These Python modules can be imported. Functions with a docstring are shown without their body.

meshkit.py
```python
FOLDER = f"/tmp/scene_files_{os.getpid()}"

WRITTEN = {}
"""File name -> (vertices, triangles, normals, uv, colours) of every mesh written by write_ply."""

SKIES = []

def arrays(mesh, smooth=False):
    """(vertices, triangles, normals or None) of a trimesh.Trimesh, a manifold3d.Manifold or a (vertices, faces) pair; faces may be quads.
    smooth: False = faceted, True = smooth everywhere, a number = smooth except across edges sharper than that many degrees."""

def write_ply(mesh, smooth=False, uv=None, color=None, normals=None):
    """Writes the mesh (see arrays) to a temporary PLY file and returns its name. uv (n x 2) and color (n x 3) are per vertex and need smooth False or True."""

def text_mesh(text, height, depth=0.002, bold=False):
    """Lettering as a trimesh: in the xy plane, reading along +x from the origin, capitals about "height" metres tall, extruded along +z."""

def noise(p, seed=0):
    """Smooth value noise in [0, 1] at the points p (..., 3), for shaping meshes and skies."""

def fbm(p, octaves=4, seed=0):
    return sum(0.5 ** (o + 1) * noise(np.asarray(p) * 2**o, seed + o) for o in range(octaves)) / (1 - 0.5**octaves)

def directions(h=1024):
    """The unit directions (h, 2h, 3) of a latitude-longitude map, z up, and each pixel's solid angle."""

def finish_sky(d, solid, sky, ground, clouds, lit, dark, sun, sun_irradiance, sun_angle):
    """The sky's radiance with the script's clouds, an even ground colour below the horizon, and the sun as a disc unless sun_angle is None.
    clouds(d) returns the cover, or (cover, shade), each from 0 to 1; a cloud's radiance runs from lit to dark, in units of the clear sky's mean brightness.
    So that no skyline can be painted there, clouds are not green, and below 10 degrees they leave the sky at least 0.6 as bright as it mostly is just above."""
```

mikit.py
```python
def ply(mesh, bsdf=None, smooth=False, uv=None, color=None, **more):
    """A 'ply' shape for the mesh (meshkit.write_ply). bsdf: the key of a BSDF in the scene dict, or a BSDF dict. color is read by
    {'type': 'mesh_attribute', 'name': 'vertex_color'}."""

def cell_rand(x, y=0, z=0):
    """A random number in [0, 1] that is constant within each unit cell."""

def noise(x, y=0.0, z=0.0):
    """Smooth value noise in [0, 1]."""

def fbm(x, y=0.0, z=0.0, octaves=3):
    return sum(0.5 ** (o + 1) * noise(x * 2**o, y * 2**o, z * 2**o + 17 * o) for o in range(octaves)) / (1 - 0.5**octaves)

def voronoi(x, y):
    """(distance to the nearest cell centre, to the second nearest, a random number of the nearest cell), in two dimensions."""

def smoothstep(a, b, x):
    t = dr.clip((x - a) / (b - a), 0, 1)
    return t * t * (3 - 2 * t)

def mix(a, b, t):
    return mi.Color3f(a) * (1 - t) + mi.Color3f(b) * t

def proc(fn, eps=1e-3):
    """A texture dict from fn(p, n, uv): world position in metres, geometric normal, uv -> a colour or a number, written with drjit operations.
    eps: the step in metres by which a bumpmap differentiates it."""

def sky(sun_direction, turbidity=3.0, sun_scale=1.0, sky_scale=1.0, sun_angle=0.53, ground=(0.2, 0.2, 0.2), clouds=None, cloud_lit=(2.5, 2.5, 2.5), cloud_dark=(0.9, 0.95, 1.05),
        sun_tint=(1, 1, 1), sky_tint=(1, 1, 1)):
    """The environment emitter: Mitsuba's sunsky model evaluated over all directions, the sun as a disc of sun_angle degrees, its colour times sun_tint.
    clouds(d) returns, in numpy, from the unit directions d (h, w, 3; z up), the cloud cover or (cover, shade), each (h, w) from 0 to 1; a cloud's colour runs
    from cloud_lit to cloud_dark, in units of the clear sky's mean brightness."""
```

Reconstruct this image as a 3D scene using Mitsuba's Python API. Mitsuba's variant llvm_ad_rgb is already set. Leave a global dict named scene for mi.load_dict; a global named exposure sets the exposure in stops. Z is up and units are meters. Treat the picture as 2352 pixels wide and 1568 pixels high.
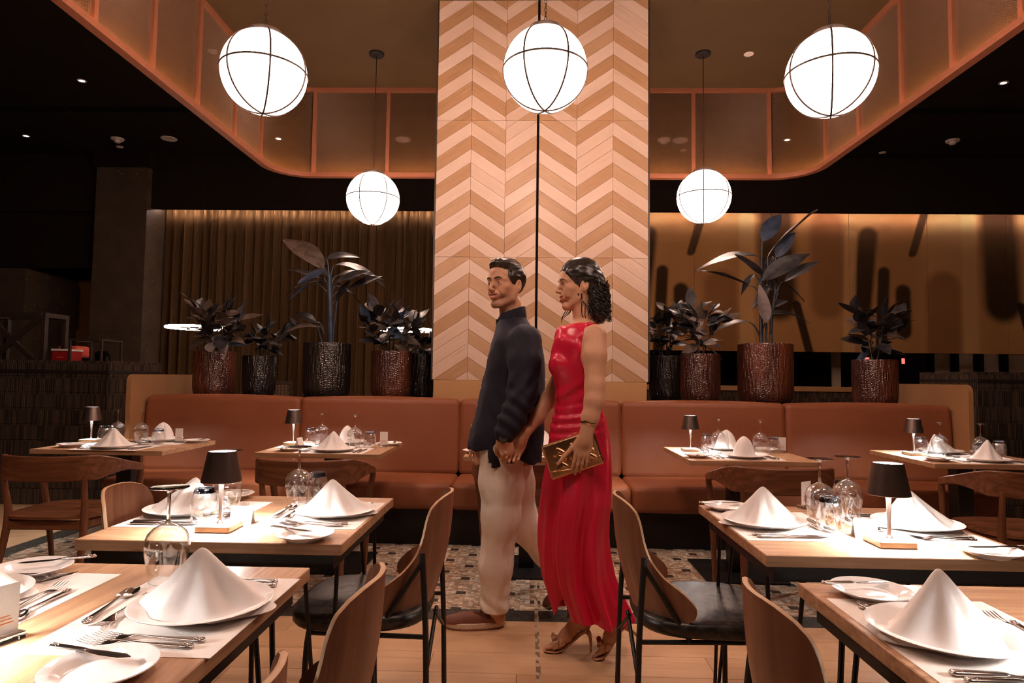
# A restaurant at night: a couple walks hand in hand past set tables, a leather banquette and a chevron-tiled column.
import math, numpy as np, trimesh, mitsuba as mi, mikit, meshkit, drjit as dr
from scipy.spatial import ConvexHull
T = mi.ScalarTransform4f
PI = math.pi
scene, labels = {}, {}

# ---------------------------------------------------------------- camera, exposure, light levels
CAM = np.array([0.0, 0.0, 1.224])
def _camera_axes(yaw, pitch, roll):
    cy, sy, cp, sp, cr, sr = math.cos(yaw), math.sin(yaw), math.cos(pitch), math.sin(pitch), math.cos(roll), math.sin(roll)
    f = np.array([-sy * cp, cy * cp, sp]); r = np.array([cy, sy, 0.0]); u = np.cross(r, f)
    return r * cr + u * sr, u * cr - r * sr, f
_r, _u, _f = _camera_axes(.0262, .0559, .0127)
scene['camera'] = {'type': 'perspective', 'fov_axis': 'x', 'fov': 2 * math.degrees(math.atan(1176 / 1480.0)), 'near_clip': .05, 'far_clip': 60.0,
                   'to_world': T().look_at(origin=CAM.tolist(), target=(CAM + _f).tolist(), up=_u.tolist())}
exposure = 0.0
WARM = np.array([1.0, .67, .53])          # the globes' warm white
GLOBE = 31.0                               # radiance of a pendant globe
TABLE_LED = 420.0                          # radiance of the diffuser under a table lamp's shade
TABLE_TOP = 5.0                            # the small window on top of the shade
COVE = 130.0                                # the strip above curtain and panels
SCREEN_LED = 22.0                           # the strip in the foot of the copper mesh screen
DOWNLIGHT = 30.0                           # ceiling spots that are lit
AISLE = 34.0                               # the same spots over the aisle, in front of the frame

def rgb(c): return {'type': 'rgb', 'value': [float(x) for x in c]}
def glow(c, w=1.0): return {'type': 'area', 'radiance': rgb(c), 'sampling_weight': float(w)}
# ---------------------------------------------------------------- mesh helpers: a mesh is (vertices, triangles)
def cat(*ms):
    vs, fs, n = [], [], 0
    for v, f in ms:
        vs.append(v); fs.append(f + n); n += len(v)
    return np.vstack(vs), np.vstack(fs)
def mv(m, x=0, y=0, z=0): return m[0] + np.array([x, y, z], float), m[1]
def xf(m, A):
    v = m[0] @ A[:3, :3].T + A[:3, 3]
    return v, (m[1][:, ::-1] if np.linalg.det(A[:3, :3]) < 0 else m[1])
def A4(x=0, y=0, z=0, rz=0, rx=0, ry=0, s=1.0):
    """translate * rotate z * rotate y * rotate x * scale, angles in degrees"""
    a, b, c = (math.radians(t) for t in (rz, ry, rx))
    Rz = np.array([[math.cos(a), -math.sin(a), 0], [math.sin(a), math.cos(a), 0], [0, 0, 1]])
    Ry = np.array([[math.cos(b), 0, math.sin(b)], [0, 1, 0], [-math.sin(b), 0, math.cos(b)]])
    Rx = np.array([[1, 0, 0], [0, math.cos(c), -math.sin(c)], [0, math.sin(c), math.cos(c)]])
    M = np.eye(4); M[:3, :3] = Rz @ Ry @ Rx @ np.diag(np.broadcast_to(s, 3)); M[:3, 3] = (x, y, z)
    return M
def hull(p):
    p = np.asarray(p, float); h = ConvexHull(p); f = h.simplices.copy()
    n = np.cross(p[f[:, 1]] - p[f[:, 0]], p[f[:, 2]] - p[f[:, 0]])
    bad = (n * h.equations[:, :3]).sum(1) < 0; f[bad] = f[bad][:, ::-1]
    u, inv = np.unique(f, return_inverse=True)
    return p[u], inv.reshape(f.shape)
CORN = np.array([[a, b, c] for a in (-1, 1) for b in (-1, 1) for c in (-1, 1)], float)
BOXF = np.array([[0, 1, 3], [0, 3, 2], [4, 6, 7], [4, 7, 5], [0, 4, 5], [0, 5, 1], [2, 3, 7], [2, 7, 6], [0, 2, 6], [0, 6, 4], [1, 5, 7], [1, 7, 3]])
def box(x0, x1, y0, y1, z0, z1, r=0.0):
    c, h = np.array([x0 + x1, y0 + y1, z0 + z1]) / 2, np.array([x1 - x0, y1 - y0, z1 - z0]) / 2
    if r <= 0: return CORN * h + c, BOXF.copy()
    r = min(r, h.min() * .98); p = []
    for i in range(3):
        k = h - r; k[i] = h[i]; p.append(CORN * k + c)
    return hull(np.vstack(p))
def bar(a, b, w, t, up=(0, 0, 1), r=0.0):
    """A rectangular bar from a to b: w across, t along up."""
    a, b, up = (np.asarray(q, float) for q in (a, b, up)); d = b - a; L = np.linalg.norm(d); d /= L
    s = np.cross(d, up); s /= np.linalg.norm(s); u = np.cross(s, d)
    M = np.eye(4); M[:3, :3] = np.stack([d, s, u], 1); M[:3, 3] = (a + b) / 2
    return xf(box(-L / 2, L / 2, -w / 2, w / 2, -t / 2, t / 2, r), M)
def grid_faces(n, k, close_u=False, close_v=True):
    i, j = np.meshgrid(np.arange(n if close_u else n - 1), np.arange(k if close_v else k - 1), indexing='ij')
    a = i * k + j; b = i * k + (j + 1) % k; c = ((i + 1) % n) * k + (j + 1) % k; d = ((i + 1) % n) * k + j
    return np.vstack([np.stack([a, b, c], -1).reshape(-1, 3), np.stack([a, c, d], -1).reshape(-1, 3)])
def loft(rings, caps=True):
    """Rings (n, k, 3) of points, counter-clockwise seen from the last ring's side."""
    R = np.asarray(rings, float); n, k = R.shape[:2]; v = R.reshape(-1, 3); f = grid_faces(n, k)
    if caps:
        j = np.arange(k); c0, c1 = len(v), len(v) + 1
        v = np.vstack([v, R[0].mean(0), R[-1].mean(0)])
        f = np.vstack([f, np.stack([j * 0 + c0, (j + 1) % k, j], 1), np.stack([j * 0 + c1, (n - 1) * k + j, (n - 1) * k + (j + 1) % k], 1)])
    return v, f
def tube(pts, r, k=8, caps=True):
    p = np.asarray(pts, float); r = np.broadcast_to(np.asarray(r, float), (len(p),))
    t = np.gradient(p, axis=0); t /= np.linalg.norm(t, axis=1, keepdims=True) + 1e-12
    a = np.cross(t[0], [0, 0, 1.0] if abs(t[0][2]) < .9 else [1.0, 0, 0]); a /= np.linalg.norm(a); ang = np.arange(k) * 2 * PI / k; R = []
    for i in range(len(p)):
        a = a - t[i] * (a @ t[i]); a /= np.linalg.norm(a); b = np.cross(t[i], a)
        R.append(p[i] + r[i] * (np.cos(ang)[:, None] * a + np.sin(ang)[:, None] * b))
    return loft(R, caps)
def ring_tube(R, r, n=40, k=8, M=None):
    u, w = np.arange(n) * 2 * PI / n, np.arange(k) * 2 * PI / k
    U, W = np.meshgrid(u, w, indexing='ij')
    v = np.stack([(R + r * np.cos(W)) * np.cos(U), (R + r * np.cos(W)) * np.sin(U), r * np.sin(W)], -1).reshape(-1, 3)
    m = v, grid_faces(n, k, True)[:, ::-1]
    m = (m[0], m[1][:, ::-1])
    return xf(m, M) if M is not None else m
def lathe(prof, n=32):
    """Profile [(r, z)] turned about z; the profile runs so that the outside is on its right going up (outer side up, inner side down)."""
    p = np.asarray(prof, float); a = np.arange(n) * 2 * PI / n
    R = np.stack([p[:, :1] * np.cos(a), p[:, :1] * np.sin(a), np.broadcast_to(p[:, 1:], (len(p), n))], -1)
    return R.reshape(-1, 3), grid_faces(len(p), n)
def curve(pts, n=24):
    """Catmull-Rom through the points."""
    p = np.asarray(pts, float); q = np.vstack([2 * p[0] - p[1], p, 2 * p[-1] - p[-2]]); m = len(p) - 1
    u = np.linspace(0, m, n); i = np.minimum(u.astype(int), m - 1); t = (u - i)[:, None]
    a, b, c, d = q[i], q[i + 1], q[i + 2], q[i + 3]
    return .5 * (2 * b + (c - a) * t + (2 * a - 5 * b + 4 * c - d) * t ** 2 + (3 * b - a - 3 * c + d) * t ** 3)
def extrude(poly, h, z=0.0):
    """A simple 2-D outline (n, 2) as a slab from z to z + h."""
    from shapely.geometry import Polygon
    m = trimesh.creation.extrude_polygon(Polygon(poly), h, engine='earcut')
    return np.array(m.vertices) + [0, 0, z], np.array(m.faces)
def pad(sx, sy, sz, r, puff=0.0, n=12):
    """An upholstered block: rounded edges, faces swelling by puff."""
    def line(h):
        a = np.linspace(-h, h, n); e = h - r * np.array([0, .3, .65, 1.0]); return np.unique(np.round(np.concatenate([a, e, -e]), 6))
    h = np.array([sx, sy, sz]) / 2; g = [line(q) for q in h]; vs, fs, k = [], [], 0
    for ax in range(3):
        i, j = (ax + 1) % 3, (ax + 2) % 3
        for s in (-1, 1):
            a, b = np.meshgrid(g[i], g[j], indexing='ij'); v = np.zeros(a.shape + (3,)); v[..., i], v[..., j], v[..., ax] = a, b, s * h[ax]
            f = grid_faces(len(g[i]), len(g[j]), False, False); f = f[:, ::-1] if s > 0 else f
            vs.append(v.reshape(-1, 3)); fs.append(f + k); k += a.size
    v, f = np.vstack(vs), np.vstack(fs)
    q = np.clip(v, -(h - r), h - r); d = v - q; L = np.linalg.norm(d, axis=1, keepdims=True)
    w = q + r * d / np.maximum(L, 1e-9)
    if puff:
        e = 1 - (w / h) ** 2
        w = w + puff * np.sign(w) * np.stack([np.maximum(e[:, 1] * e[:, 2], 0), np.maximum(e[:, 0] * e[:, 2], 0), np.maximum(e[:, 0] * e[:, 1], 0)], 1) * (np.abs(w) > h * .8)
    m = trimesh.Trimesh(w, f, process=True); m.merge_vertices(digits_vertex=5); return np.array(m.vertices), np.array(m.faces)[:, ::-1]
def fix(m):
    """Faces outward."""
    t = trimesh.Trimesh(m[0], m[1], process=False); return (m[0], m[1][:, ::-1]) if t.volume < 0 else m

# ---------------------------------------------------------------- scene entries
def fresh(name, taken):
    if name not in taken: return name
    i = 1
    while f'{name}_{i:03d}' in taken: i += 1
    return f'{name}_{i:03d}'
_used, _kids, _last = set(), {}, {}
def number(name):
    if name not in _used: _used.add(name); return name
    i = _last.get(name, 0) + 1
    while f'{name}_{i:03d}' in _used: i += 1
    _last[name] = i; _used.add(f'{name}_{i:03d}'); return f'{name}_{i:03d}'
def shape(m, bsdf, smooth=35, **more): return mikit.ply(fix(m) if more.pop('fixed', True) else m, bsdf, smooth, **more)
def tm(M): return T(np.asarray(M).tolist())
def placed(d, M=None):
    d = dict(d); L = d.pop('_m', None)
    W = np.eye(4) if M is None else np.asarray(M)
    if L is not None: W = W @ L
    if M is not None or L is not None: d['to_world'] = tm(W)
    return d
def note(key, label=None, category=None, group=None, kind=None):
    e = {k: v for k, v in (('label', label), ('category', category), ('group', group), ('kind', kind)) if v}
    if e: labels[key] = {**labels.get(key, {}), **e}
def part(parent, name, d, M=None, label=None, kind=None):
    key = number(parent + '__' + name); scene[key] = placed(d, M); note(key, label, kind=kind); return key
def thing(name, label, category, group=None, kind=None):
    key = number(name); note(key, label, category, group, kind); return key
def put(name, parts, M, label, category, group=None):
    """A thing from a list of (part name, shape dict, label or None); a part name may hold '/' for a sub-part of the part just named."""
    key = thing(name, label, category, group); at = {}
    for n, d, *lab in parts:
        up, _, leaf = n.rpartition('/')
        at[n] = part(at[up] if up else key, leaf, d, M, lab[0] if lab else None)
    return key
def single(name, d, label, category, group=None, M=None, kind=None):
    key = number(name); scene[key] = placed(d, M); note(key, label, category, group, kind); return key
def struct(name, m, bsdf, smooth=False, label=None):
    key = number(name); scene[key] = shape(m, bsdf, smooth, fixed=False); note(key, label, kind='structure'); return key
def scipy_pchip(x, y):
    from scipy.interpolate import PchipInterpolator
    return PchipInterpolator(x, y)
def trimesh_sphere(r, s=1):
    m = trimesh.creation.icosphere(subdivisions=s, radius=r); return np.array(m.vertices), np.array(m.faces)
# ---------------------------------------------------------------- materials
N, FB, SS, MIX = mikit.noise, mikit.fbm, mikit.smoothstep, mikit.mix
def C3(c): return mi.Color3f(*[float(x) for x in c])
def diffuse(key, c, two=True):
    d = {'type': 'diffuse', 'reflectance': c if isinstance(c, dict) else rgb(c)}
    scene[key] = {'type': 'twosided', 'b': d} if two else d
def prin(key, c, rough=.5, metallic=0.0, spec=.5, two=True, bump=None, bump_scale=1.0, **kw):
    d = {'type': 'principled', 'base_color': c if isinstance(c, dict) else rgb(c), 'roughness': rough if isinstance(rough, dict) else float(rough), 'metallic': float(metallic), 'specular': float(spec), **kw}
    if bump is not None: d = {'type': 'bumpmap', 'arbitrary': bump, 'scale': float(bump_scale), 'b': d}
    scene[key] = {'type': 'twosided', 'b': d} if two else d
def wood_fn(c0, c1, c2, axis='x', scale=1.0, ring=1.0):
    def fn(p, n, uv):
        a, b, c = (p.x, p.y, p.z) if axis == 'x' else (p.y, p.x, p.z) if axis == 'y' else (p.z, p.x, p.y)
        w = FB(a * 1.3 * scale, b * 9 * scale, c * 9 * scale, 2)
        g = FB(a * 3 * scale + 5, b * 60 * scale + w * 6 * ring, c * 60 * scale + w * 4, 3)
        f = N(a * 14 * scale, b * 420 * scale, c * 420 * scale)
        t = dr.clip(.55 * SS(.25, .75, g) + .35 * w + .2 * f - .05, 0, 1)
        return MIX(MIX(c0, c1, SS(0, .55, t)), c2, SS(.5, 1, t))
    return mikit.proc(fn)
prin('m_oak', wood_fn((.29, .150, .078), (.385, .215, .118), (.48, .285, .165), 'x'), .38, spec=.35)
prin('m_oak_y', wood_fn((.29, .150, .078), (.385, .215, .118), (.48, .285, .165), 'y'), .38, spec=.35)
prin('m_oak_edge', wood_fn((.22, .11, .05), (.32, .175, .085), (.40, .23, .115), 'x', 1.3), .5, spec=.3)
prin('m_walnut', wood_fn((.075, .026, .012), (.13, .047, .021), (.19, .075, .034), 'z', .8), .42, spec=.35)
prin('m_walnut_x', wood_fn((.075, .026, .012), (.13, .047, .021), (.19, .075, .034), 'x', .8), .42, spec=.35)
prin('m_veneer', wood_fn((.165, .068, .036), (.215, .092, .050), (.265, .122, .070), 'z', .6), .36, spec=.4)
prin('m_ply_edge', (.42, .25, .13), .5)
prin('m_black_metal', (.012, .011, .011), .38, spec=.4)
prin('m_black_wood', (.016, .011, .009), .5, spec=.3)
prin('m_dark_metal', (.030, .022, .018), .34, metallic=.0, spec=.5)
prin('m_lamp_metal', (.20, .145, .125), .33, metallic=.9)
prin('m_lamp_brass', (.22, .135, .085), .4, metallic=.2)
prin('m_steel', (.66, .60, .56), .17, metallic=1.0)
prin('m_gold', (.78, .48, .27), .26, metallic=1.0)
prin('m_bracelet', (.83, .66, .46), .16, metallic=1.0)
def crackle(p, n, uv): return FB(p.x * 40, p.y * 40, p.z * 40, 3)
prin('m_black_leather', mikit.proc(lambda p, n, uv: MIX((.010, .008, .007), (.036, .030, .024), SS(.35, .75, FB(p.x * 45, p.y * 45, p.z * 45, 3)))), .36, spec=.5, bump=mikit.proc(crackle), bump_scale=.0015)
def hide(p, n, uv): return MIX((.195, .060, .025), (.250, .082, .035), FB(p.x * 2.2, p.y * 2.2, p.z * 2.2, 4))
prin('m_leather', mikit.proc(hide), .47, spec=.35, bump=mikit.proc(lambda p, n, uv: .6 * FB(p.x * 7, p.y * 7, p.z * 7, 2) + .06 * N(p.x * 260, p.y * 260, p.z * 260)), bump_scale=.006)
prin('m_seam', (.035, .012, .006), .7)
prin('m_porcelain', (.80, .775, .755), .10, spec=.55, clearcoat=.6, clearcoat_gloss=.95)
def weave(p, n, uv): return .5 + .25 * dr.sin(p.x * 3900) * dr.sin(p.y * 3900) + .12 * N(p.x * 90, p.y * 90, p.z * 90)
diffuse('m_napkin', (.84, .80, .775))
prin('m_placemat', mikit.proc(lambda p, n, uv: MIX((.66, .60, .555), (.76, .71, .665), .5 + .25 * dr.sin(p.x * 1700) + .25 * dr.sin(p.y * 1500))), .7, spec=.2)
prin('m_card', (.78, .72, .68), .6, spec=.2)
diffuse('m_ink', (.10, .085, .08))
diffuse('m_orange_ink', (.62, .24, .10))
scene['m_glass'] = {'type': 'thindielectric', 'int_ior': 1.7}
scene['m_glass_solid'] = {'type': 'dielectric', 'int_ior': 1.5}
scene['m_glass_blue'] = {'type': 'dielectric', 'int_ior': 1.5, 'specular_transmittance': rgb((.66, .80, .97))}
scene['m_acrylic'] = {'type': 'dielectric', 'int_ior': 1.45}
def plank(c0, c1, c2):
    def fn(p, n, uv):
        k = mikit.cell_rand(dr.floor(p.y / .2 + .3) + 0, dr.floor(p.x / 1.2 + .31 * dr.floor(p.y / .2 + .3)), 3)
        g = FB(p.x * 2.2 + k * 31, p.y * 26 + k * 17, 0, 3); f = N(p.x * 9, p.y * 260 + k * 9)
        t = dr.clip(.6 * g + .25 * f + .35 * k - .08, 0, 1)
        return MIX(MIX(c0, c1, SS(0, .5, t)), c2, SS(.5, 1, t))
    return mikit.proc(fn)
prin('m_floor_wood', plank((.42, .245, .125), (.53, .33, .185), (.62, .41, .245)), .42, spec=.35)
diffuse('m_grout', (.20, .14, .095))
prin('m_mosaic', {'type': 'mesh_attribute', 'name': 'vertex_color'}, .5, spec=.3)
prin('m_granite', mikit.proc(lambda p, n, uv: MIX((.020, .017, .014), (.085, .075, .060), SS(.45, .8, N(p.x * 330, p.y * 330, p.z * 330)))), .5)
prin('m_brass_joint', mikit.proc(lambda p, n, uv: MIX((.20, .13, .08), (.50, .38, .27), SS(.35, .65, N(p.x * 60, p.y * 35)))), .5)
def chev(c0, c1, c2, k):
    def fn(p, n, uv):
        s = uv.x; t = uv.y
        g = FB(s * 5 + k, t * 70, 3.1 * k, 3); w = FB(s * 2.0, t * 11 + k, k, 2); f = N(s * 16, t * 240, k)
        q = dr.clip(.5 * g + .4 * w + .2 * f - .05, 0, 1)
        return MIX(MIX(c0, c1, SS(0, .5, q)), c2, SS(.5, 1, q))
    return mikit.proc(fn)
prin('m_chevron_light', chev((.43, .295, .215), (.52, .375, .285), (.59, .445, .35), 1.0), .42, spec=.35)
prin('m_chevron_pale', chev((.47, .335, .255), (.55, .41, .325), (.61, .475, .385), 5.0), .42, spec=.35)
prin('m_chevron_dark', chev((.27, .145, .068), (.36, .205, .105), (.45, .28, .16), 2.0), .42, spec=.35)
prin('m_chevron_mid', chev((.31, .18, .09), (.40, .245, .14), (.48, .315, .195), 3.0), .42, spec=.35)
diffuse('m_column_board', (.42, .24, .115))
diffuse('m_column_core', (.30, .22, .15))
diffuse('m_ceiling', mikit.proc(lambda p, n, uv: MIX((.075, .048, .026), (.088, .057, .031), FB(p.x * 3, p.y * 3, 0, 3))))
diffuse('m_ceiling_dark', (.016, .012, .010))
diffuse('m_wall_dark', (.018, .012, .009))
diffuse('m_black', (.006, .005, .005))
prin('m_copper_frame', (.30, .112, .060), .42, metallic=.25, spec=.4)
prin('m_copper_mesh', (.155, .078, .036), .45, metallic=.25, spec=.4)
prin('m_panel_board', (.31, .155, .066), .55)
def drape(p, n, uv): return MIX((.048, .026, .012), (.115, .064, .031), FB(p.x * 30, 0, p.z * .6, 2))
diffuse('m_curtain', mikit.proc(drape))
# the mural's repeating print: soft petals (centre x, z, half width, half length, lean, tone)
PETALS = [(2.27, 2.27, .125, .42, .00, 0), (1.96, 2.20, .10, .75, .05, 0), (2.86, 1.85, .28, 1.05, .0, 1), (3.70, 3.05, .30, .95, -.03, 0), (4.44, 2.98, .27, .85, .0, 1), (4.98, 2.75, .16, .80, .10, 0), (4.08, 1.98, .07, .45, -.25, 0),
          (2.53, 3.50, .07, .42, .30, 0), (3.25, 2.6, .12, 1.2, .0, 2), (4.76, 2.3, .10, 1.2, .03, 2)]
def blobs(p, n, uv):
    x0, z = p.x, p.z
    x = x0 - dr.floor((x0 - 1.85) / 3.28) * 3.28
    out = MIX((.335, .160, .058), (.45, .235, .092), SS(.2, .8, FB(x0 * 1.6, 0, z * .35, 2)))
    for cx, cz, hw, hl, lean, tone in PETALS:
        for o in ((0, -3.28) if cx + hw > 5.05 else (0,)):
            dx = (x - cx - o - lean * (z - cz)) / hw; dz = dr.maximum(dr.abs(z - cz) - (hl - hw), 0) / hw
            m = 1 - SS(.62, 1.18, dr.sqrt(dx * dx + dz * dz))
            out = dr.select(tone == 0, MIX(out, (.022, .012, .007), .95 * m), dr.select(tone == 1, MIX(out, (.20, .083, .032), .8 * m), MIX(out, (.55, .31, .13), .6 * m)))
    return out
diffuse('m_mural', mikit.proc(blobs))
prin('m_stone', mikit.proc(lambda p, n, uv: MIX(MIX((.045, .028, .018), (.095, .062, .040), FB(p.x * 5, p.y * 5, p.z * 5, 4)), (.20, .12, .06), SS(.70, .86, FB(p.x * 22, p.y * 22, p.z * 22, 3)))), .6)
prin('m_stick_tile', mikit.proc(lambda p, n, uv: MIX((.020, .014, .010), (.065, .045, .032), mikit.cell_rand(p.x * 62, p.y * 62, dr.floor(p.z / .145)))), .22, spec=.55)
diffuse('m_tile_joint', (.115, .075, .045))
def glaze(p, n, uv): return MIX((.030, .007, .0035), (.105, .028, .011), SS(.3, .75, FB(p.x * 6, p.y * 6, p.z * 1.4, 3)))
def run(p, n, uv):
    return .55 * N(p.x * 95, p.y * 95, p.z * 11) + .3 * N(p.x * 150, p.y * 150, p.z * 120)
prin('m_glaze', mikit.proc(glaze), .07, spec=.6, clearcoat=1.0, clearcoat_gloss=.98, bump=mikit.proc(run), bump_scale=.016)
prin('m_glaze_dark', (.010, .006, .005), .07, spec=.6, clearcoat=1.0, clearcoat_gloss=.98, bump=mikit.proc(run), bump_scale=.016)
diffuse('m_soil', (.03, .02, .014))
def leaf(c0, c1):
    return mikit.proc(lambda p, n, uv: MIX(c0, c1, SS(.3, .7, FB(p.x * 18, p.y * 18, p.z * 18, 3))))
prin('m_leaf_blue', leaf((.016, .027, .050), (.030, .046, .080)), .45, spec=.4)
prin('m_leaf_slate', leaf((.018, .017, .020), (.034, .032, .036)), .42, spec=.4)
prin('m_leaf_brown', leaf((.050, .033, .024), (.090, .062, .046)), .55, spec=.3)
prin('m_leaf_pale', leaf((.13, .10, .095), (.19, .155, .15)), .55, spec=.3)
prin('m_leaf_black', leaf((.006, .0055, .006), (.013, .012, .013)), .4, spec=.4)
prin('m_stem', (.026, .030, .040), .5)
prin('m_stem_tan', (.09, .055, .03), .55)
prin('m_skin', {'type': 'mesh_attribute', 'name': 'vertex_color'}, .48, spec=.35)
prin('m_eye', {'type': 'mesh_attribute', 'name': 'vertex_color'}, .12, spec=.5)
prin('m_hair', mikit.proc(lambda p, n, uv: MIX((.010, .006, .004), (.034, .019, .011), N(p.x * 130, p.y * 130, p.z * 130))), .34, spec=.5)
prin('m_hair_black', mikit.proc(lambda p, n, uv: MIX((.006, .004, .003), (.020, .012, .008), N(p.x * 130, p.y * 130, p.z * 130))), .33, spec=.5)
diffuse('m_teeth', (.80, .72, .64))
def linen(p, n, uv): return MIX((.0085, .0085, .0160), (.0165, .0165, .0285), .5 * N(p.x * 420, p.y * 420, p.z * 420) + .5 * FB(p.x * 9, p.y * 9, p.z * 5, 3))
prin('m_shirt', mikit.proc(linen), .75, spec=.25, sheen=.5, sheen_tint=.3)
diffuse('m_trousers', mikit.proc(lambda p, n, uv: MIX((.76, .66, .55), (.85, .77, .68), .35 * N(p.x * 300, p.y * 300, p.z * 40) + .65 * FB(p.x * 8, p.y * 8, p.z * 3, 2))))
prin('m_satin', (.56, .0115, .046), .34, spec=.45, sheen=.25, sheen_tint=.8)
prin('m_shoe', (.19, .068, .040), .6)
prin('m_rope_sole', mikit.proc(lambda p, n, uv: MIX((.50, .38, .27), (.72, .58, .44), N(p.x * 220, p.y * 220, p.z * 160))), .7)
prin('m_rubber', (.24, .10, .05), .6)
prin('m_nude', (.50, .26, .14), .3, spec=.5)
prin('m_button', (.72, .66, .60), .3)
prin('m_watch', (.020, .018, .014), .3)
prin('m_watch_dial', (.055, .046, .030), .2)
prin('m_red_box', (.30, .012, .014), .4)
prin('m_red_shine', (.62, .10, .075), .3)
prin('m_white_trim', (.70, .62, .56), .4)
prin('m_dark_frame', (.028, .016, .011), .5)
prin('m_bamboo', (.10, .06, .035), .6)
# ---------------------------------------------------------------- the room
ZC = 4.45
rs = np.random.RandomState(7)
struct('floor', box(-9.5, 9.5, -4, 12.4, -.12, -.008), 'm_grout')
for r in range(2, 31):
    y0, y1 = (r - .3) * .2 + .001, (r + .7) * .2 - .001
    spans = [(-5.4, 5.4)] if y1 < 3.34 else [(-6.3, -3.602), (3.982, 6.2)]
    if r == 16: y1 = 3.319
    if r == 17: y0 = 3.322
    for a, b in spans:
        k = math.floor(a / 1.2 + .31 * r)
        while (k - .31 * r) * 1.2 < b:
            x0, x1 = max(a, (k - .31 * r) * 1.2 + .0008), min(b, (k + 1 - .31 * r) * 1.2 - .0008)
            if x1 - x0 > .03: part('floor', 'plank', shape(box(x0, x1, y0, y1, -.009, 0, .0012), 'm_floor_wood', False, fixed=False))
            k += 1
struct('floor_back', box(-6.3, 9.4, 6.14, 12.3, -.0075, -.001), 'm_floor_wood')
struct('trim_1', cat(box(-3.60, 3.98, 3.322, 3.468, -.009, .0005, .001), box(-3.60, -3.452, 3.47, 6.1, -.009, .0005, .001), box(3.832, 3.98, 3.47, 6.1, -.009, .0005, .001)), 'm_granite', label='dark speckled granite border around the mosaic floor')
TONES = np.array([(.45, .325, .225), (.58, .45, .335), (.335, .265, .20), (.36, .20, .115), (.66, .54, .42), (.50, .345, .22)])
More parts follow.
